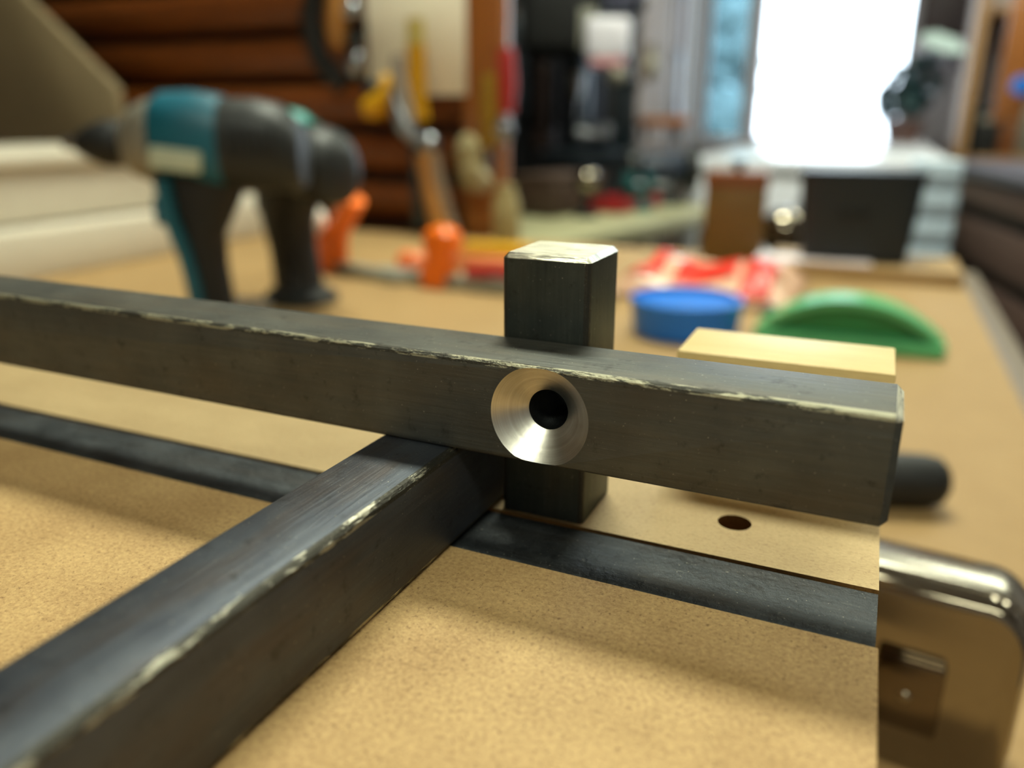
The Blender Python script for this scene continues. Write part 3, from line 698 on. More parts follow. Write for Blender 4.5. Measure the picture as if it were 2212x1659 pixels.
BM().loft([((0.005, 0, 0), 0.023, 0.024), ((0.005, 0, 0.008), 0.023, 0.024), ((0.004, 0, 0.014), 0.017, 0.018)]).make('battery_foot', M_DARK, dr)
BM().box((-0.027, 0, 0.088), (0.010, 0.012, 0.022), 0.004).make('trigger', M_TEAL, dr)

q = PZ(647, 648)
d2 = thing('impact_driver', 'teal cordless driver with big round black rear end standing right of the drill', 'driver', (q.x, q.y, ZB), -0.30)
tool_loft_x(BM(), [((x + 22) * mmx, (z - 6) * mmx, y * mmx, h * mmx) for x, z, y, h in
    [(-58, 122, 12, 13), (-52, 122, 19, 20), (-34, 122, 23, 25), (-14, 122, 24, 27), (0, 121, 25, 28), (6, 118, 26, 29)]]).make('gear_housing', M_TEAL2, d2)
tool_loft_x(BM(), [((x + 22) * mmx, (z - 6) * mmx, y * mmx, h * mmx) for x, z, y, h in
    [(5, 117, 26, 28), (20, 115, 27, 29), (31, 113, 26, 28), (40, 111, 21, 23), (45, 110, 12, 14)]]).make('motor_housing', M_DARK, d2)
BM().cyl((-0.034, 0, 0.116), (-0.046, 0, 0.116), 0.009, 0.007).make('bit_holder', M_STEEL, d2)
BM().ball((0.006, 0, 0.134), 0.019, (1.25, 0.9, 0.85)).make('selector', M_TEAL2, d2)
BM().loft([((0.002, 0, 0.010), 0.0185, 0.018), ((-0.002, 0, 0.040), 0.0165, 0.018), ((-0.006, 0, 0.062), 0.0195, 0.019), ((-0.004, 0, 0.082), 0.027, 0.021), ((0.006, 0, 0.100), 0.038, 0.022)]).make('handle', M_BLACK, d2)
BM().loft([((0.004, 0, 0), 0.029, 0.027), ((0.004, 0, 0.006), 0.029, 0.027), ((0.002, 0, 0.012), 0.021, 0.020)]).make('battery_foot', M_DARK, d2)
BM().box((-0.040, 0, 0.078), (0.010, 0.012, 0.020), 0.004).make('trigger', M_BLACK, d2)
q = PZ(555, 655); tag(BM().box((0, 0, 0.0015), (0.034, 0.018, 0.003), 0.0008).make('paper_scrap', M_WHITEP, loc=(q.x, q.y - 0.006, ZB), rotz=0.3), 'small white scrap on the bench between the two upright tools', 'scrap')

# white bottle with red-orange body behind the right tool
# ------------------------------------------------------------------ orange clamps and their bar
q = PZ(716, 584)
t = thing('bar_clamp', 'grey bar clamp with bright orange jaw and white pad lying right of the tools', 'clamp', (q.x, q.y, ZB), -0.32)
BM().box((0.045, 0, 0.005), (0.125, 0.016, 0.010), 0.001).make('bar', M_GREYBAR, t)
BM().loft([((0, 0, 0), 0.019, 0.014), ((0.002, 0, 0.020), 0.018, 0.013), ((0.006, 0, 0.036), 0.018, 0.012), ((0.010, 0, 0.046), 0.012, 0.009)]).make('jaw', M_ORANGE, t)
BM().tube([(0.004, 0, 0.028), (0.020, 0, 0.047), (0.038, 0, 0.066), (0.042, 0, 0.072)], 0.0115).make('trigger_handle', M_ORANGE, t)
BM().lathe([(0, 0), (0.017, 0), (0.021, 0.006), (0.021, 0.016), (0.015, 0.024), (0, 0.026)], (-0.013, -0.018, 0.037)).make('pad', M_WHITEP, t)
q = PZ(955, 618)
t = thing('bar_clamp', 'orange sliding clamp head on a flat grey bar left of the steel post', 'clamp', (q.x, q.y, ZB), -0.12)
BM().box((0.045, 0, 0.006), (0.24, 0.017, 0.010), 0.001).make('bar', M_GREYBAR, t)
BM().loft([((-0.004, 0, 0), 0.014, 0.014), ((-0.004, 0, 0.012), 0.016, 0.015), ((0.000, 0, 0.026), 0.012, 0.013), ((0.002, 0, 0.037), 0.018, 0.015), ((0.002, 0, 0.048), 0.016, 0.013), ((0.002, 0, 0.053), 0.008, 0.008)]).make('sliding_jaw', M_ORANGE, t)
BM().tube([(0.030, -0.004, 0.016), (0.060, -0.002, 0.019), (0.10, 0.0, 0.016)], 0.006).make('trigger_handle', M_RED, t)
q = PZ(890, 578)
t = BM().loft([((0, 0, 0), 0.016, 0.010), ((0, 0, 0.012), 0.016, 0.010), ((0, 0, 0.016), 0.010, 0.006)])
tag(t.make('clamp_pad', plain('pale_orange_plastic', (238, 130, 78), 0.4), loc=(q.x, q.y, ZB), rotz=-0.1), 'pale orange clamp pad lying between the two orange clamp heads', 'clamp pad')
q = PZ(1055, 560)
tag(BM().box((0, 0, 0.007), (0.075, 0.03, 0.014), 0.003).make('offcut', M_YELLOW, loc=(q.x, q.y + 0.02, ZB), rotz=0.05), 'yellow block on the bench just left of the steel post top', 'block')
q = PZ(1050, 585)
tag(BM().box((0, 0, 0.006), (0.085, 0.020, 0.012), 0.003).make('offcut', plain('salmon_paint', (214, 124, 74), 0.5), loc=(q.x, q.y + 0.012, ZB), rotz=0.05), 'salmon coloured stick on the bench in front of the yellow block', 'stick')

# ------------------------------------------------------------------ tools hung on the plank wall and post
def W(px, py, y=0.85): return PY(px, py, y)
def hang(name, label, cat, px, py, y=0.85):
    q = W(px, py, y); return thing(name, label, cat, (q.x, q.y, q.z)), q
def rel(q, px, py, y=0.85):
    r = W(px, py, y); return (r.x - q.x, 0.0, r.z - q.z)
a_, b_ = W(770, -60), W(994, 205)
t = BM().box((0, 0, 0), (b_.x - a_.x, 0.004, a_.z - b_.z), 0.001)
tag(t.make('paper_sheet', M_PAPER, loc=((a_.x + b_.x) / 2, 0.868, (a_.z + b_.z) / 2)), 'cream sheet hung on the plank wall behind the yellow and black tools', 'sheet')
t, q = hang('c_clamp', 'black curved clamp with amber wooden grip hanging left of the cream sheet', 'clamp', 700, 100, 0.845)
BM().tube([rel(q, *p) for p in ((700, -60), (684, -10), (676, 40), (682, 90), (700, 132), (728, 165), (748, 188))], 0.010, flat=(0.013, 0.007)).make('frame', M_BLACK, t)
BM().tube([rel(q, *p) for p in ((735, -30), (733, 30), (734, 72), (740, 104))], [0.012, 0.013, 0.014, 0.008]).make('grip', M_HANDLE, t)
BM().cyl(rel(q, 762, 92), rel(q, 784, 86), 0.010).make('screw_boss', M_BLACK, t)
BM().ball(rel(q, 766, 22), 0.0125).make('knob', M_STEEL, t)
BM().ball(rel(q, 774, 136), 0.0135, (1, 0.8, 1.3)).make('swivel_pad', M_STEEL, t)
t, q = hang('spring_clamp', 'yellow jawed clamp hanging below the cream sheet corner', 'clamp', 820, 220, 0.842)
BM().tube([rel(q, *p) for p in ((800, 238), (822, 230), (842, 205), (846, 180), (836, 165))], [0.012, 0.016, 0.012, 0.010, 0.006]).make('jaw', M_YELLOW, t)
BM().tube([rel(q, *p) for p in ((800, 190), (830, 190), (862, 212), (880, 236), (890, 270))], 0.008).make('lever', M_BLUEST, t)
t, q = hang('folding_rule', 'slim yellow rule hanging in front of the cream sheet', 'rule', 903, 160, 0.846)
BM().tube([rel(q, *p) for p in ((902, 98), (903, 160), (905, 215), (912, 262))], 0.01, flat=(0.0115, 0.004)).make('blade', M_YELLOW, t)
BM().tube([rel(q, *p) for p in ((900, 40), (901, 70), (902, 98))], 0.01, flat=(0.010, 0.004)).make('upper_leaf', plain('pale_yellow_paint', (196, 178, 96), 0.5), t)
t, q = hang('pliers', 'grey metal pliers hanging under the yellow rule', 'pliers', 890, 280, 0.838)
BM().tube([rel(q, *p) for p in ((862, 200), (874, 236), (890, 275), (916, 310))], [0.008, 0.012, 0.013, 0.008]).make('jaw', M_STEEL, t)
BM().tube([rel(q, *p) for p in ((872, 120), (872, 160), (880, 200), (894, 262))], [0.007, 0.010, 0.010, 0.009]).make('grip', plain('grey_rubber', (132, 120, 108), 0.6), t)
t, q = hang('steel_square', 'dark blued steel square standing against the plank wall below the pliers', 'square', 917, 400, 0.835)
BM().box(rel(q, 917, 400), (0.018, 0.006, W(917, 305, 0.835).z - W(917, 494, 0.835).z), 0.001).make('blade', M_BLUEST, t)
BM().ball(rel(q, 939, 312), 0.0145, (1, 0.8, 1)).make('knob', M_STEEL, t)  # steel ball added to give a blurred glint
t, q = hang('mallet', 'wooden handled hammer leaning against the wall right of the dark steel square', 'hammer', 960, 400, 0.822)
BM().tube([rel(q, *p) for p in ((942, 330), (950, 380), (962, 430), (978, 486))], [0.012, 0.0115, 0.013, 0.014]).make('handle', M_HANDLE, t)
BM().tube([rel(q, *p) for p in ((960, 330), (968, 380), (984, 440), (1002, 494))], [0.008, 0.009, 0.008, 0.007]).make('steel_strap', plain('brown_grey_metal', (140, 120, 100), 0.4, 0.3), t)
def stick(name, label, cat, pts, r, mat, y=0.845, flat=None):
    t, q = hang(name, label, cat, pts[0][0], pts[0][1], y)
    BM().tube([rel(q, p[0], p[1], y) for p in pts], r, flat=flat).make('shaft', mat, t)
    return t, q
t, q = stick('chisel', 'yellow handled chisel hanging on the varnished post', 'chisel', ((1062, 160), (1061, 240), (1058, 320)), [0.012, 0.014, 0.010], plain('mustard_plastic', (150, 116, 24), 0.4), 0.852)
BM().cyl(rel(q, 1058, 318, 0.852), rel(q, 1056, 372, 0.852), 0.005, 0.006).make('blade', M_STEEL, t)
t, q = stick('screwdriver', 'red handled screwdriver hanging at the right edge of the varnished post', 'screwdriver', ((1093, 105), (1095, 180), (1094, 245)), [0.010, 0.0125, 0.010], M_RED, 0.852)
BM().ball(rel(q, 1086, 282, 0.852), 0.0135, (1, 0.8, 1.1)).make('ferrule', M_STEEL, t)
t, q = hang('glove', 'crumpled beige work glove hanging low beside the varnished post', 'glove', 1015, 350, 0.840)
BM().ball(rel(q, 1012, 335, 0.84), 0.017, (1, 0.6, 1.5)).ball(rel(q, 1018, 372, 0.84), 0.019, (0.9, 0.6, 1.2)).make('palm', plain('beige_cloth', (150, 138, 100), 0.9), t)
for k, (px_, py_) in enumerate(((1026, 398), (1042, 402), (1052, 392))):
    BM().tube([rel(q, 1024 + k * 6, 372, 0.84), rel(q, px_, py_, 0.84), rel(q, px_ + 2, py_ + 14, 0.84)], [0.008, 0.0085, 0.006]).make('finger', M_CLOTH2, t)
q = PZ(1094, 505)
t = BM().lathe([(0, 0), (0.014, 0), (0.0155, 0.004), (0.0155, 0.05), (0.0105, 0.062), (0.0105, 0.070), (0, 0.070)], seg=28)
tag(t.make('bottle', plain('olive_beige_plastic', (156, 144, 100), 0.4), loc=(W(1094, 480, 0.79).x, 0.79, ZB)), 'small olive beige bottle standing at the back of the bench beside the post', 'bottle')

# ------------------------------------------------------------------ the machines beyond the bench
# khaki machine table sloping away behind the bench end
k0, k1 = P(1100, 490, 1.15), P(1480, 452, 1.6)
t = thing('machine_table', 'khaki enamelled machine table standing behind the bench', 'machine table', (k0.x + 0.02, k0.y + 0.02, 0), math.atan2(k1.y - k0.y, k1.x - k0.x))
Lk = (k1 - k0).length; zk = P(1290, 470, 1.37).z
BM().box((Lk / 2 - 0.03, 0.06, zk - 0.012), (Lk + 0.02, 0.26, 0.024), 0.004).make('table_top', M_KHAKI, t)
BM().box((Lk / 2, 0.10, zk / 2 - 0.05), (Lk * 0.7, 0.20, zk - 0.12), 0.004).make('cabinet_base', M_DARK, t)
for lx in (0.03, Lk * 0.45, Lk - 0.06):
    BM().box((lx, -0.05, zk / 2 - 0.02), (0.028, 0.028, zk - 0.03), 0.003).make('leg', M_KHAKI, t)
BM().box((Lk / 2 - 0.02, 0.17, zk + 0.004), (Lk * 0.9, 0.012, 0.008), 0.001).make('fence_rail', M_KHAKI, t)
TM = t.matrix_basis.copy()
def on_table(px, d): 
    p = P(px, 400, d); return p
# dark brown case
q = P(1205, 470, 1.45)
ct = thing('tool_case', 'long dark brown case lying on the khaki machine table', 'case', (q.x, q.y, zk + 0.0008), t.rotation_euler.z)
BM().box((0, 0, 0.0285), (0.17, 0.09, 0.056), 0.004).make('case_body', M_BROWN, ct)
BM().box((0, 0, 0.062), (0.172, 0.092, 0.010), 0.003).make('lid', M_BROWN, ct)
BM().box((0, -0.047, 0.05), (0.018, 0.005, 0.014), 0.001).make('clasp', M_STEEL, ct)
q = P(1300, 455, 1.52)
rt = thing('parts_tray', 'dark red tray on the khaki machine table beside the brown case', 'tray', (q.x + 0.045, q.y - 0.01, zk + 0.0005), t.rotation_euler.z)
b = BM().box((0, 0, 0.003), (0.15, 0.07, 0.005), 0.001)
b.box((0, -0.034, 0.012), (0.15, 0.004, 0.022), 0.001).box((0, 0.034, 0.012), (0.15, 0.004, 0.022), 0.001).box((-0.074, 0, 0.012), (0.004, 0.07, 0.022), 0.001).box((0.074, 0, 0.012), (0.004, 0.07, 0.022), 0.001)
b.make('tray_body', plain('dark_red_enamel', (150, 30, 32), 0.45), rt)
q = P(1372, 425, 1.47)
vt = thing('bench_vise', 'teal bench vise on the khaki machine table', 'vise', (q.x, q.y, zk), 0.4)
BM().loft([((0, 0, 0), 0.035, 0.025), ((0, 0, 0.02), 0.022, 0.018), ((0, 0, 0.04), 0.030, 0.022)]).make('vise_base', plain('teal_enamel', (14, 82, 84), 0.45), vt)
BM().box((-0.012, 0, 0.05), (0.020, 0.05, 0.028), 0.003).make('fixed_jaw', plain('teal_enamel', (14, 82, 84), 0.45), vt)
BM().box((0.022, 0, 0.05), (0.016, 0.05, 0.028), 0.003).make('moving_jaw', plain('teal_enamel', (14, 82, 84), 0.45), vt)
BM().cyl((0.0, 0, 0.045), (0.06, 0, 0.045), 0.005).cyl((0.058, -0.03, 0.045), (0.058, 0.03, 0.045), 0.003).make('screw_handle', M_STEEL, vt)

# drill press, black
q = P(1240, 400, 1.90)
dp = thing('drill_press', 'tall black drill press with pale label standing behind the khaki table', 'drill press', (q.x, q.y, 0), 0.35)
zl = lambda py: P(1240, py, 1.90).z
DPX, DPY, DPZ = q.x, q.y, zl(345)
BM().box((0, 0, 0.03), (0.24, 0.34, 0.06), 0.01).make('base', M_DARK, dp)
BM().cyl((0, 0.10, 0.06), (0, 0.10, zl(10)), 0.036, seg=28).make('column', M_BLUEST, dp)
BM().box((-0.035, 0.0, (zl(130) + zl(-110)) / 2), (0.17, 0.30, zl(-110) - zl(125)), 0.02, seg=3).make('head', M_BLACK, dp)
BM().box((0.085, -0.02, (zl(0) + zl(-70)) / 2 - 0.005), (0.10, 0.26, 0.12), 0.02, seg=3).make('belt_cover', plain('grey_lilac_enamel', (150, 150, 172), 0.4), dp)
BM().box((0.018, -0.152, zl(85)), (0.035, 0.003, 0.075), 0.001).make('scale_plate', plain('grey_label', (150, 148, 134), 0.5), dp)
BM().cyl((0, -0.09, zl(125)), (0, -0.09, zl(165)), 0.026, 0.018).make('quill', M_BLUEST, dp)
BM().cyl((0, -0.09, zl(165)), (0, -0.09, zl(215)), 0.020, 0.012).make('chuck', M_STEEL, dp)
BM().cyl((0, -0.09, zl(215)), (0, -0.09, zl(262)), 0.004, 0.003, seg=12).make('drill_bit', M_STEEL, dp)
BM().lathe([(0, 0), (0.11, 0), (0.115, 0.004), (0.115, 0.022), (0.03, 0.03), (0.0, 0.03)], (0.03, -0.06, zl(345)), seg=36).make('work_table', M_BLUEST, dp)
for k in range(3):
    a = k * 2.1 + 0.5; 
    h = BM().cyl((0.105, -0.03, zl(90)), (0.125, -0.03 + 0.10 * math.cos(a), zl(90) + 0.10 * math.sin(a)), 0.005, seg=12).make('feed_spoke', M_STEEL, dp)
    BM().ball((0.125, -0.03 + 0.10 * math.cos(a), zl(90) + 0.10 * math.sin(a)), 0.014).make('knob', M_BLACK, h)
# switch box with pinkish white face
q = P(1312, 84, 1.58)
sb = thing('switch_box', 'white box with pink lower face fixed beside the drill press head', 'switch box', (q.x, q.y, q.z), 0.35)
BM().box((0, 0, 0), (0.085, 0.06, 0.075), 0.012, seg=3).make('box_body', plain('white_enamel', (236, 232, 244), 0.35), sb)
BM().box((0, 0.0, -0.042), (0.070, 0.055, 0.02), 0.008).make('lower_cover', plain('pink_enamel', (224, 160, 168), 0.4), sb)
BM().ball((0.02, -0.012, -0.066), 0.019, (1, 0.8, 0.9)).make('cable_gland', M_GREY, sb)
BM().box((-0.030, 0.048, 0), (0.03, 0.035, 0.03), 0.004).make('bracket', M_DARK, sb)

# tool rack board with hanging dark tools behind
def standing_board(name, label, cat, pa, pb, mat, battens):
    g = math.atan2(pb.y - pa.y, pb.x - pa.x); L_ = math.hypot(pb.x - pa.x, pb.y - pa.y)
    t = thing(name, label, cat, (pa.x, pa.y, 0), g)
    BM().box((L_ / 2, 0.02, 1.05), (L_, 0.03, 2.1), 0.003).make('board', mat, t)
    for s_ in (0.03, L_ / 2, L_ - 0.03): BM().box((s_, 0.05, 1.05), (0.05, 0.03, 2.1), 0.003).make('upright', M_BROWN, t)
    for s_ in battens: BM().box((L_ * s_, 0.001, 1.05), (0.008, 0.006, 2.1)).make('batten', mat, t)
    return pa, g
bd_dark = standing_board('pegboard', 'tall dark slate board of hanging tools behind the drill press', 'tool board', P(1098, 250, 2.2), P(1376, 250, 2.25), plain('slate_board', (44, 46, 50), 0.6, 0, 0.15, 20), ())
bd_taupe = standing_board('partition_screen', 'tall taupe panel standing between the drill press and the tinted window', 'screen', P(1378, 250, 2.3), P(1503, 250, 3.1), M_TAUPE, (0.5, 0.62, 0.74))
RR = random.Random(4)
specs = [(1122, 120, 'plane', (46, 50, 56), 'dark grey saw hanging at the left end of the dark slate board', 'saw'),
         (1170, 200, 'saw', (62, 46, 40), 'brown black spanner hanging second from the left on the tall board', 'spanner'),
         (1212, 180, 'saw', (96, 98, 110), 'grey blue spanner hanging third from the left on the tall board', 'spanner'),
         (1254, 225, 'saw', (88, 84, 70), 'olive grey spanner hanging fourth from the left on the tall board', 'spanner'),
         (1292, 200, 'saw', (88, 94, 112), 'slate blue spanner hanging near the middle of the slate board', 'spanner'),
         (1350, 190, 'saw', (20, 36, 42), 'narrow blue black spanner hanging right of the slate blue one', 'spanner'),
         (1470, 110, 'saw', (58, 40, 50), 'dark plum long tool hanging at the right end of the taupe panel', 'spanner'),
         (1460, 240, 'saw', (92, 104, 116), 'blue grey long tool hanging low at the right end of the taupe panel', 'spanner')]
for i, (px_, py_, _, rgb, lab, cat) in enumerate(specs):
    xr, ang_r = bd_dark if px_ < 1378 else bd_taupe
    r = ray(px_, py_); a = Vector((xr.x, xr.y)); dvec = Vector((math.cos(ang_r), math.sin(ang_r))); nrm = Vector((-dvec.y, dvec.x))
    k = ((a - CAM.xy).dot(nrm) - 0.03) / Vector((r.x, r.y)).dot(nrm); q = CAM + r * k
    mt_ = plain('hung_tool_%d' % i, rgb, 0.4, 0.4)
    t = thing('hand_saw' if cat == 'saw' else 'spanner', lab, cat, (q.x, q.y, q.z), ang_r)
    hh = RR.uniform(0.10, 0.16)
    if cat == 'saw':
        BM().prism([(-0.03, -0.14), (0.025, -0.14), (0.022, 0.10), (-0.012, 0.10)], -0.002, 0.002, 0.0005, MXZ).make('blade', mt_, t)
        b = BM().tube([(-0.015, 0, 0.09), (-0.025, 0, 0.14), (-0.01, 0, 0.17), (0.018, 0, 0.165), (0.022, 0, 0.12), (0.015, 0, 0.09)], 0.009).make('handle', M_BROWN, t)
    else:
        BM().box((0, 0, 0), (0.030, 0.010, 2 * hh), 0.004).make('shank', mt_, t)
        BM().lathe([(0, -0.007), (0.028, -0.007), (0.030, 0), (0.028, 0.007), (0, 0.007)], (0, 0, -hh - 0.012), 'Y', 24).make('ring_end', mt_, t)
        BM().prism([(-0.026, 0.0), (0.026, 0.0), (0.030, 0.035), (0.014, 0.045), (0.012, 0.018), (-0.012, 0.018), (-0.014, 0.045), (-0.030, 0.035)], -0.006, 0.006, 0.001, MXZ @ Matrix.Translation((0, hh - 0.006, 0))).make('open_jaw', mt_, t)
def wallthing(name, label, cat, px, py, d, parts, rot=0.35):
    q = P(px, py, d); t = thing(name, label, cat, (q.x, q.y, q.z), rot)
    for nm, b, mt_ in parts: b.make(nm, mt_, t)
    return t
# chrome ball added to catch a blurred glint, then items round the drill press
q = P(1268, 392, 1.36)
t = thing('glint_knob', 'chrome ball on a short rod, added to catch a glint behind the steel post', 'knob', (q.x, q.y, zk + 0.001), 0)
BM().cyl((0, 0, 0), (0, 0, q.z - zk), 0.006).cyl((0, 0, 0), (0, 0, 0.006), 0.02).make('rod', M_BLUEST, t)
BM().ball((0, 0, q.z - zk), 0.021).make('ball', M_CHROME, t)
q = P(1402, 145, 2.4)
wallthing('hanging_flask', 'dull silver round flask hanging in front of the taupe panel', 'flask', 1402, 145, 2.35,  # silver blob built as a flask; gives no light
          [('flask_body', BM().ball((0, 0, 0), 0.030, (1, 0.9, 1.35)), M_GREY), ('neck', BM().cyl((0.008, 0, 0.03), (0.012, 0, 0.062), 0.012, 0.010), M_GREY)])
wallthing('wooden_shelf', 'small orange brown wooden shelf fixed to the taupe panel', 'shelf', 1432, 262, 2.26,
          [('shelf_board', BM().box((0, 0, 0), (0.13, 0.10, 0.028), 0.003), M_POSTW), ('bracket', BM().box((-0.045, 0.03, -0.03), (0.01, 0.04, 0.04), 0.002), M_DARK),
           ('bracket', BM().box((0.045, 0.03, -0.03), (0.01, 0.04, 0.04), 0.002), M_DARK)])
tz = DPZ + 0.030 + 0.0265
t = thing('paint_tin', 'silver tin lying on the round work table of the drill press', 'tin', (DPX + 0.055, DPY - 0.055, tz), 0.35)
BM().cyl((-0.035, 0, 0), (0.035, 0, 0), 0.026, bev=0.002).make('tin_body', M_STEEL, t)
BM().cyl((0.035, 0, 0), (0.043, 0, 0), 0.0265, bev=0.001).make('tin_lid', M_STEEL, t)
q = P(1428, 395, 1.58)
t = thing('grinder', 'dark blue black bench grinder on the khaki table near the window', 'grinder', (q.x, q.y, zk + 0.0006), 0.4)
BM().loft([((0, 0, 0), 0.05, 0.035), ((0, 0, 0.015), 0.03, 0.025), ((0, 0, 0.04), 0.03, 0.025)]).make('grinder_base', M_DARK, t)
BM().cyl((-0.04, 0, 0.065), (0.04, 0, 0.065), 0.032, bev=0.004).make('motor', plain('navy_enamel', (34, 44, 62), 0.45), t)
for s_ in (-1, 1): BM().cyl((s_ * 0.048, 0, 0.065), (s_ * 0.066, 0, 0.065), 0.042, bev=0.002).make('wheel', M_DARK, t)

# white table in front of the windows
zw = 0.966
yt0 = 1.62
xw0, xw1 = PY(1478, 450, yt0).x, PY(2052, 450, yt0).x
t = thing('white_table', 'long white gloss cabinet table standing between the bench and the windows', 'table', ((xw0 + xw1) / 2, yt0, 0))
wx = xw1 - xw0
BM().box((0, 0.85, zw - 0.012), (wx, 1.73, 0.024), 0.003).make('table_top', M_TABLEW, t)
for k in range(4):
    w4 = wx / 4
    d_ = BM().box((-wx / 2 + w4 * (k + 0.5), -0.008, (zw - 0.03) / 2 + 0.03), (w4 - 0.004, 0.018, zw - 0.11), 0.002).make('cabinet_door', M_TABLEW, t)
    BM().box((-wx / 2 + w4 * (k + 0.5) + 0.04, -0.022, zw - 0.10), (0.008, 0.01, 0.05), 0.002).make('door_handle', M_STEEL, d_)
BM().box((0, 0.85, (zw - 0.03) / 2), (wx - 0.01, 1.70, zw - 0.032)).make('cabinet_body', M_WHITEP, t)
# pale blue stacked boxes right of the bin
q = P(2005, 575, 1.0)
for k in range(4):
    hz4 = 0.034
    t = BM().box((0, 0, hz4 / 2), (0.060 - 0.004 * (k % 2), 0.05, hz4 - 0.002), 0.004)
    if k < 4:
        lab = ['lowest', 'second from the bottom', 'third from the bottom', 'topmost'][k]
        o = t.make('plastic_tub', M_PALEBLUE, loc=(PY(2005, 450, 1.07).x + 0.002 * (k % 2), 1.07, 0.86 + k * hz4))
        tag(o, 'pale blue plastic tub right of the charcoal bin, %s of its stack' % lab, 'tub', 'pale blue tubs in the stack beyond the bench')
t = thing('plant_stand', 'slim white stand carrying the pale blue tubs beyond the bench end', 'stand', (PY(2005, 450, 1.07).x, 1.07, 0))
BM().box((0, 0, 0.85), (0.075, 0.07, 0.019), 0.002).make('stand_top', M_WHITEP, t)
BM().cyl((0, 0, 0.02), (0, 0, 0.842), 0.012).make('pole', M_WHITEP, t)
BM().lathe([(0, 0), (0.035, 0), (0.035, 0.006), (0.015, 0.02), (0, 0.02)]).make('base', M_WHITEP, t)
# polished ball added to mirror the lamp as a glint, between box and bin
q = P(1692, 500, 1.02)
t = thing('glint_ball', 'added round polished metal ball ornament between the amber box and the charcoal bin', 'reflector', (q.x, q.y, 0), 0)
BM().ball((0, 0, q.z), 0.029, u=32, v=20).make('ball', M_CHROME, t)
BM().cyl((0, 0, 0.012), (0, 0, q.z - 0.02), 0.006).make('stem', M_CHROME, t)
BM().lathe([(0, 0), (0.035, 0), (0.035, 0.006), (0.015, 0.014), (0, 0.014)]).make('base', M_CHROME, t)

# ------------------------------------------------------------------ right side: plant, shelf unit, drawers
q = P(1955, 250, 2.6)
t = thing('potted_plant', 'dark leafy plant with one pale leaf standing before the right edge of the window', 'plant', (q.x, q.y, zw + 0.0005), 0)
BM().lathe([(0, 0), (0.045, 0), (0.060, 0.06), (0.064, 0.06), (0.064, 0.07), (0.054, 0.07), (0.050, 0.06), (0, 0.06)]).make('pot', M_TERRA, t)
BM().tube([(0, 0, 0.05), (0.005, 0, 0.10), (0.0, 0, 0.16)], 0.006).make('stem', M_BROWN, t)
RL = random.Random(11)
def leaf(b, c, l, w_, rot):
    def fn(tb):
        pts = [(-l / 2, 0), (-l / 4, w_ / 2), (l / 6, w_ / 2), (l / 2, 0), (l / 6, -w_ / 2), (-l / 4, -w_ / 2)]
        v1 = [tb.verts.new((x, y, 0.06 * (l - abs(x) * 2))) for x, y in pts]; v2 = [tb.verts.new((x, y, 0.06 * (l - abs(x) * 2) - 0.0015)) for x, y in pts]
        tb.faces.new(v1); tb.faces.new(v2[::-1])
        for k in range(6): tb.faces.new((v1[k], v2[k], v2[(k + 1) % 6], v1[(k + 1) % 6]))
        bmesh.ops.recalc_face_normals(tb, faces=tb.faces)
    b._fresh(fn, Matrix.Translation(c) @ rot)
b = BM()
for k in range(110):
    while True:
        x, y, z = RL.uniform(-1, 1), RL.uniform(-1, 1), RL.uniform(-1, 1)
        if x * x + y * y + z * z < 1: break
    c_ = (x * 0.085 + z * 0.035, y * 0.085, 0.165 + z * 0.10)
    leaf(b, c_, 0.06, 0.036, Matrix.Rotation(RL.uniform(0, 6), 4, 'Z') @ Matrix.Rotation(RL.uniform(0.2, 1.4), 4, 'Y'))
lv = b.make('foliage', M_LEAF, t); lv['kind'] = 'stuff'
b = BM(); leaf(b, (0.075, -0.09, 0.285), 0.15, 0.06, Matrix.Rotation(0.35, 4, 'Y') @ Matrix.Rotation(0.9, 4, 'X')); b.make('leaf', M_LEAFP, t)

# wooden shelf unit at the right, standing on the floor, behind the drawers
def zpy(px, py, y): return PY(px, py, y).z
ys = 3.05
xs0, xs1 = PY(2075, 200, ys).x, PY(2290, 200, ys).x
t = thing('shelf_unit', 'open light wood shelf unit against the far right of the room', 'shelf unit', ((xs0 + xs1) / 2, ys, 0), 0)
sw = xs1 - xs0
BM().box((-sw / 2 + 0.016, 0.0, 1.1), (0.032, 0.28, 2.2), 0.004).make('side_panel', M_SHELFW, t)
BM().box((sw / 2 - 0.015, 0.0, 1.1), (0.03, 0.28, 2.2), 0.004).make('side_panel', M_SHELFW, t)
BM().box((0, 0.145, 1.1), (sw, 0.012, 2.2)).make('back_panel', M_WALL, t)
shz = [0.25, 0.60, zpy(2130, 335, ys) - 0.01, zpy(2130, 30, ys)]
for z in shz: BM().box((0, 0, z), (sw - 0.10, 0.27, 0.024), 0.003).make('shelf', M_SHELFW, t)
zt_ = shz[2] + 0.0122
def onshelf(px, wpx, hpy, name, lab, cat, mat, dep=0.14):
    x = PY(px, 300, ys - 0.10).x; wdt = wpx / FPX * (ys + 0.0); hgt = zpy(px, hpy, ys - 0.1) - zt_
    t = thing(name, lab, cat, (x, ys - 0.04, zt_), 0.0)
    BM().box((0, 0, hgt / 2), (wdt, dep, hgt), 0.004).make('body', mat, t)
    BM().box((0, -dep / 2 - 0.0005, hgt * 0.7), (wdt * 0.6, 0.002, hgt * 0.12), 0.0).make('label_strip', M_GREY, t)
    return t
onshelf(2128, 42, 224, 'speaker', 'black speaker box standing on the shelf of the light wood unit', 'speaker', M_BLACK)
onshelf(2176, 28, 225, 'folder', 'tan brown folder standing right of the black speaker on the shelf', 'folder', M_AMBER2)
onshelf(2212, 26, 232, 'folder', 'blue grey folder at the right edge of the same shelf', 'folder', M_GREY)
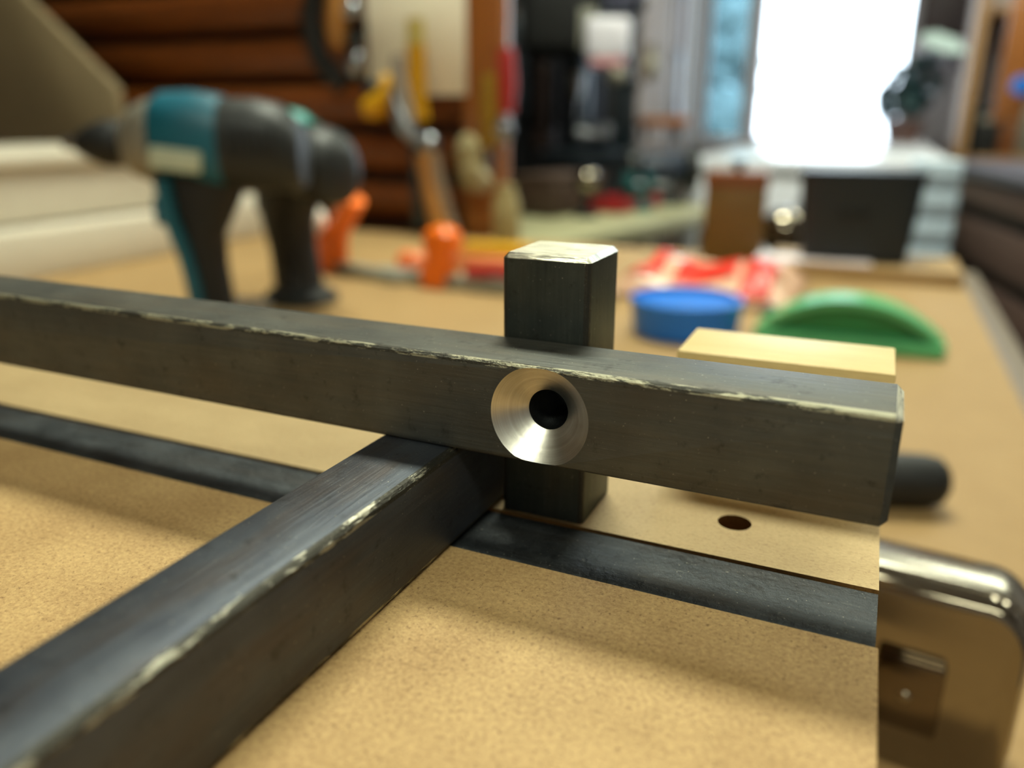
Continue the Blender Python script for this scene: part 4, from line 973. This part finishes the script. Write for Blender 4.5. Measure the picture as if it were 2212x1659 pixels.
# orange board hung to the right
a_ = PY(2200, 120, 2.45)
tag(BM().box((0, 0, 0), (0.075, 0.02, 0.42), 0.003).make('orange_plank', M_POSTW, loc=(a_.x + 0.022, 2.65, a_.z + 0.05)), 'orange wood plank standing upright at the far right of the shelf unit', 'plank')
a_ = PY(2206, 185, 2.55)
tag(BM().lathe([(0, -0.02), (0.022, -0.02), (0.025, 0), (0.022, 0.02), (0, 0.02)], axis='Y').make('tape_roll', M_BLUE, loc=a_), 'small bright blue tape roll hung on the orange plank', 'tape roll')
# picture frame and white wall shelf on the window wall
a_ = PY(2056, 25, 3.46)
t = thing('picture_frame', 'dark brown framed panel on the wall right of the bright window', 'picture', (a_.x, 3.47, a_.z), 0)
BM().box((0, 0.005, 0.02), (0.17, 0.016, 0.20), 0.002).make('panel', plain('dark_plum_panel', (84, 72, 74), 0.5), t)
b = BM(); 
for sx2, sz2, lx, lz in ((0, 1, 0.19, 0.012), (0, -1, 0.19, 0.012), (1, 0, 0.012, 0.21), (-1, 0, 0.012, 0.21)): b.box((sx2 * 0.09, 0.0, 0.02 + sz2 * 0.103), (lx, 0.024, lz), 0.002)
b.make('frame', M_BROWN, t)
a_ = PY(2050, 100, 3.42)
t = thing('wall_shelf', 'white wall shelf under the dark framed panel', 'shelf', (a_.x, 3.42, a_.z), 0)
BM().box((0, 0, 0), (0.22, 0.14, 0.045), 0.004).make('shelf_board', M_FRAME, t)
BM().box((0.0, 0.03, -0.04), (0.02, 0.08, 0.04), 0.003).make('bracket', M_FRAME, t)

# drawer cabinet right of the bench, turned a little
d0_ = P(2030, 345, 2.1); dirv = Vector((-0.193, 0.981, 0))     # its front runs away along this line
fw_ = Vector((dirv.y, -dirv.x, 0))
ang_d = math.atan2(dirv.y, dirv.x)
ctop = d0_.z
t = thing('drawer_cabinet', 'tall dark brown drawer cabinet with black finger gaps along the right of the bench', 'cabinet', (d0_.x, d0_.y, 0), ang_d)
Lc = 1.75    # front runs back towards the viewer: local x from -Lc to 0, body towards local -y
BM().box((-Lc / 2, -0.26, ctop / 2 - 0.01), (Lc - 0.01, 0.48, ctop - 0.03)).make('carcass', M_BLACK, t)
BM().box((-Lc / 2, -0.25, ctop - 0.012), (Lc + 0.02, 0.52, 0.024), 0.003).make('cabinet_top', plain('blue_grey_top', (92, 92, 108), 0.35), t)
gaps = [ctop - 0.03]
g1 = P(2040, 432, 2.1).z; g2 = P(2040, 538, 2.1).z; st = g1 - g2
zz = ctop - 0.034; nxt = g1
while nxt > 0.08:
    hgt = zz - (nxt + 0.016)
    for k in range(2):
        o = BM().box((-Lc * (0.25 + 0.5 * k), -0.012, nxt + 0.016 + hgt / 2), (Lc / 2 - 0.004, 0.02, hgt), 0.003).make('drawer', M_DRAWER, t)
        BM().box((-Lc * (0.25 + 0.5 * k), -0.016, nxt + 0.016 + 0.004), (0.10, 0.022, 0.006), 0.001).make('drawer_pull', M_DARK, o)
    zz = nxt - 0.016; nxt -= st
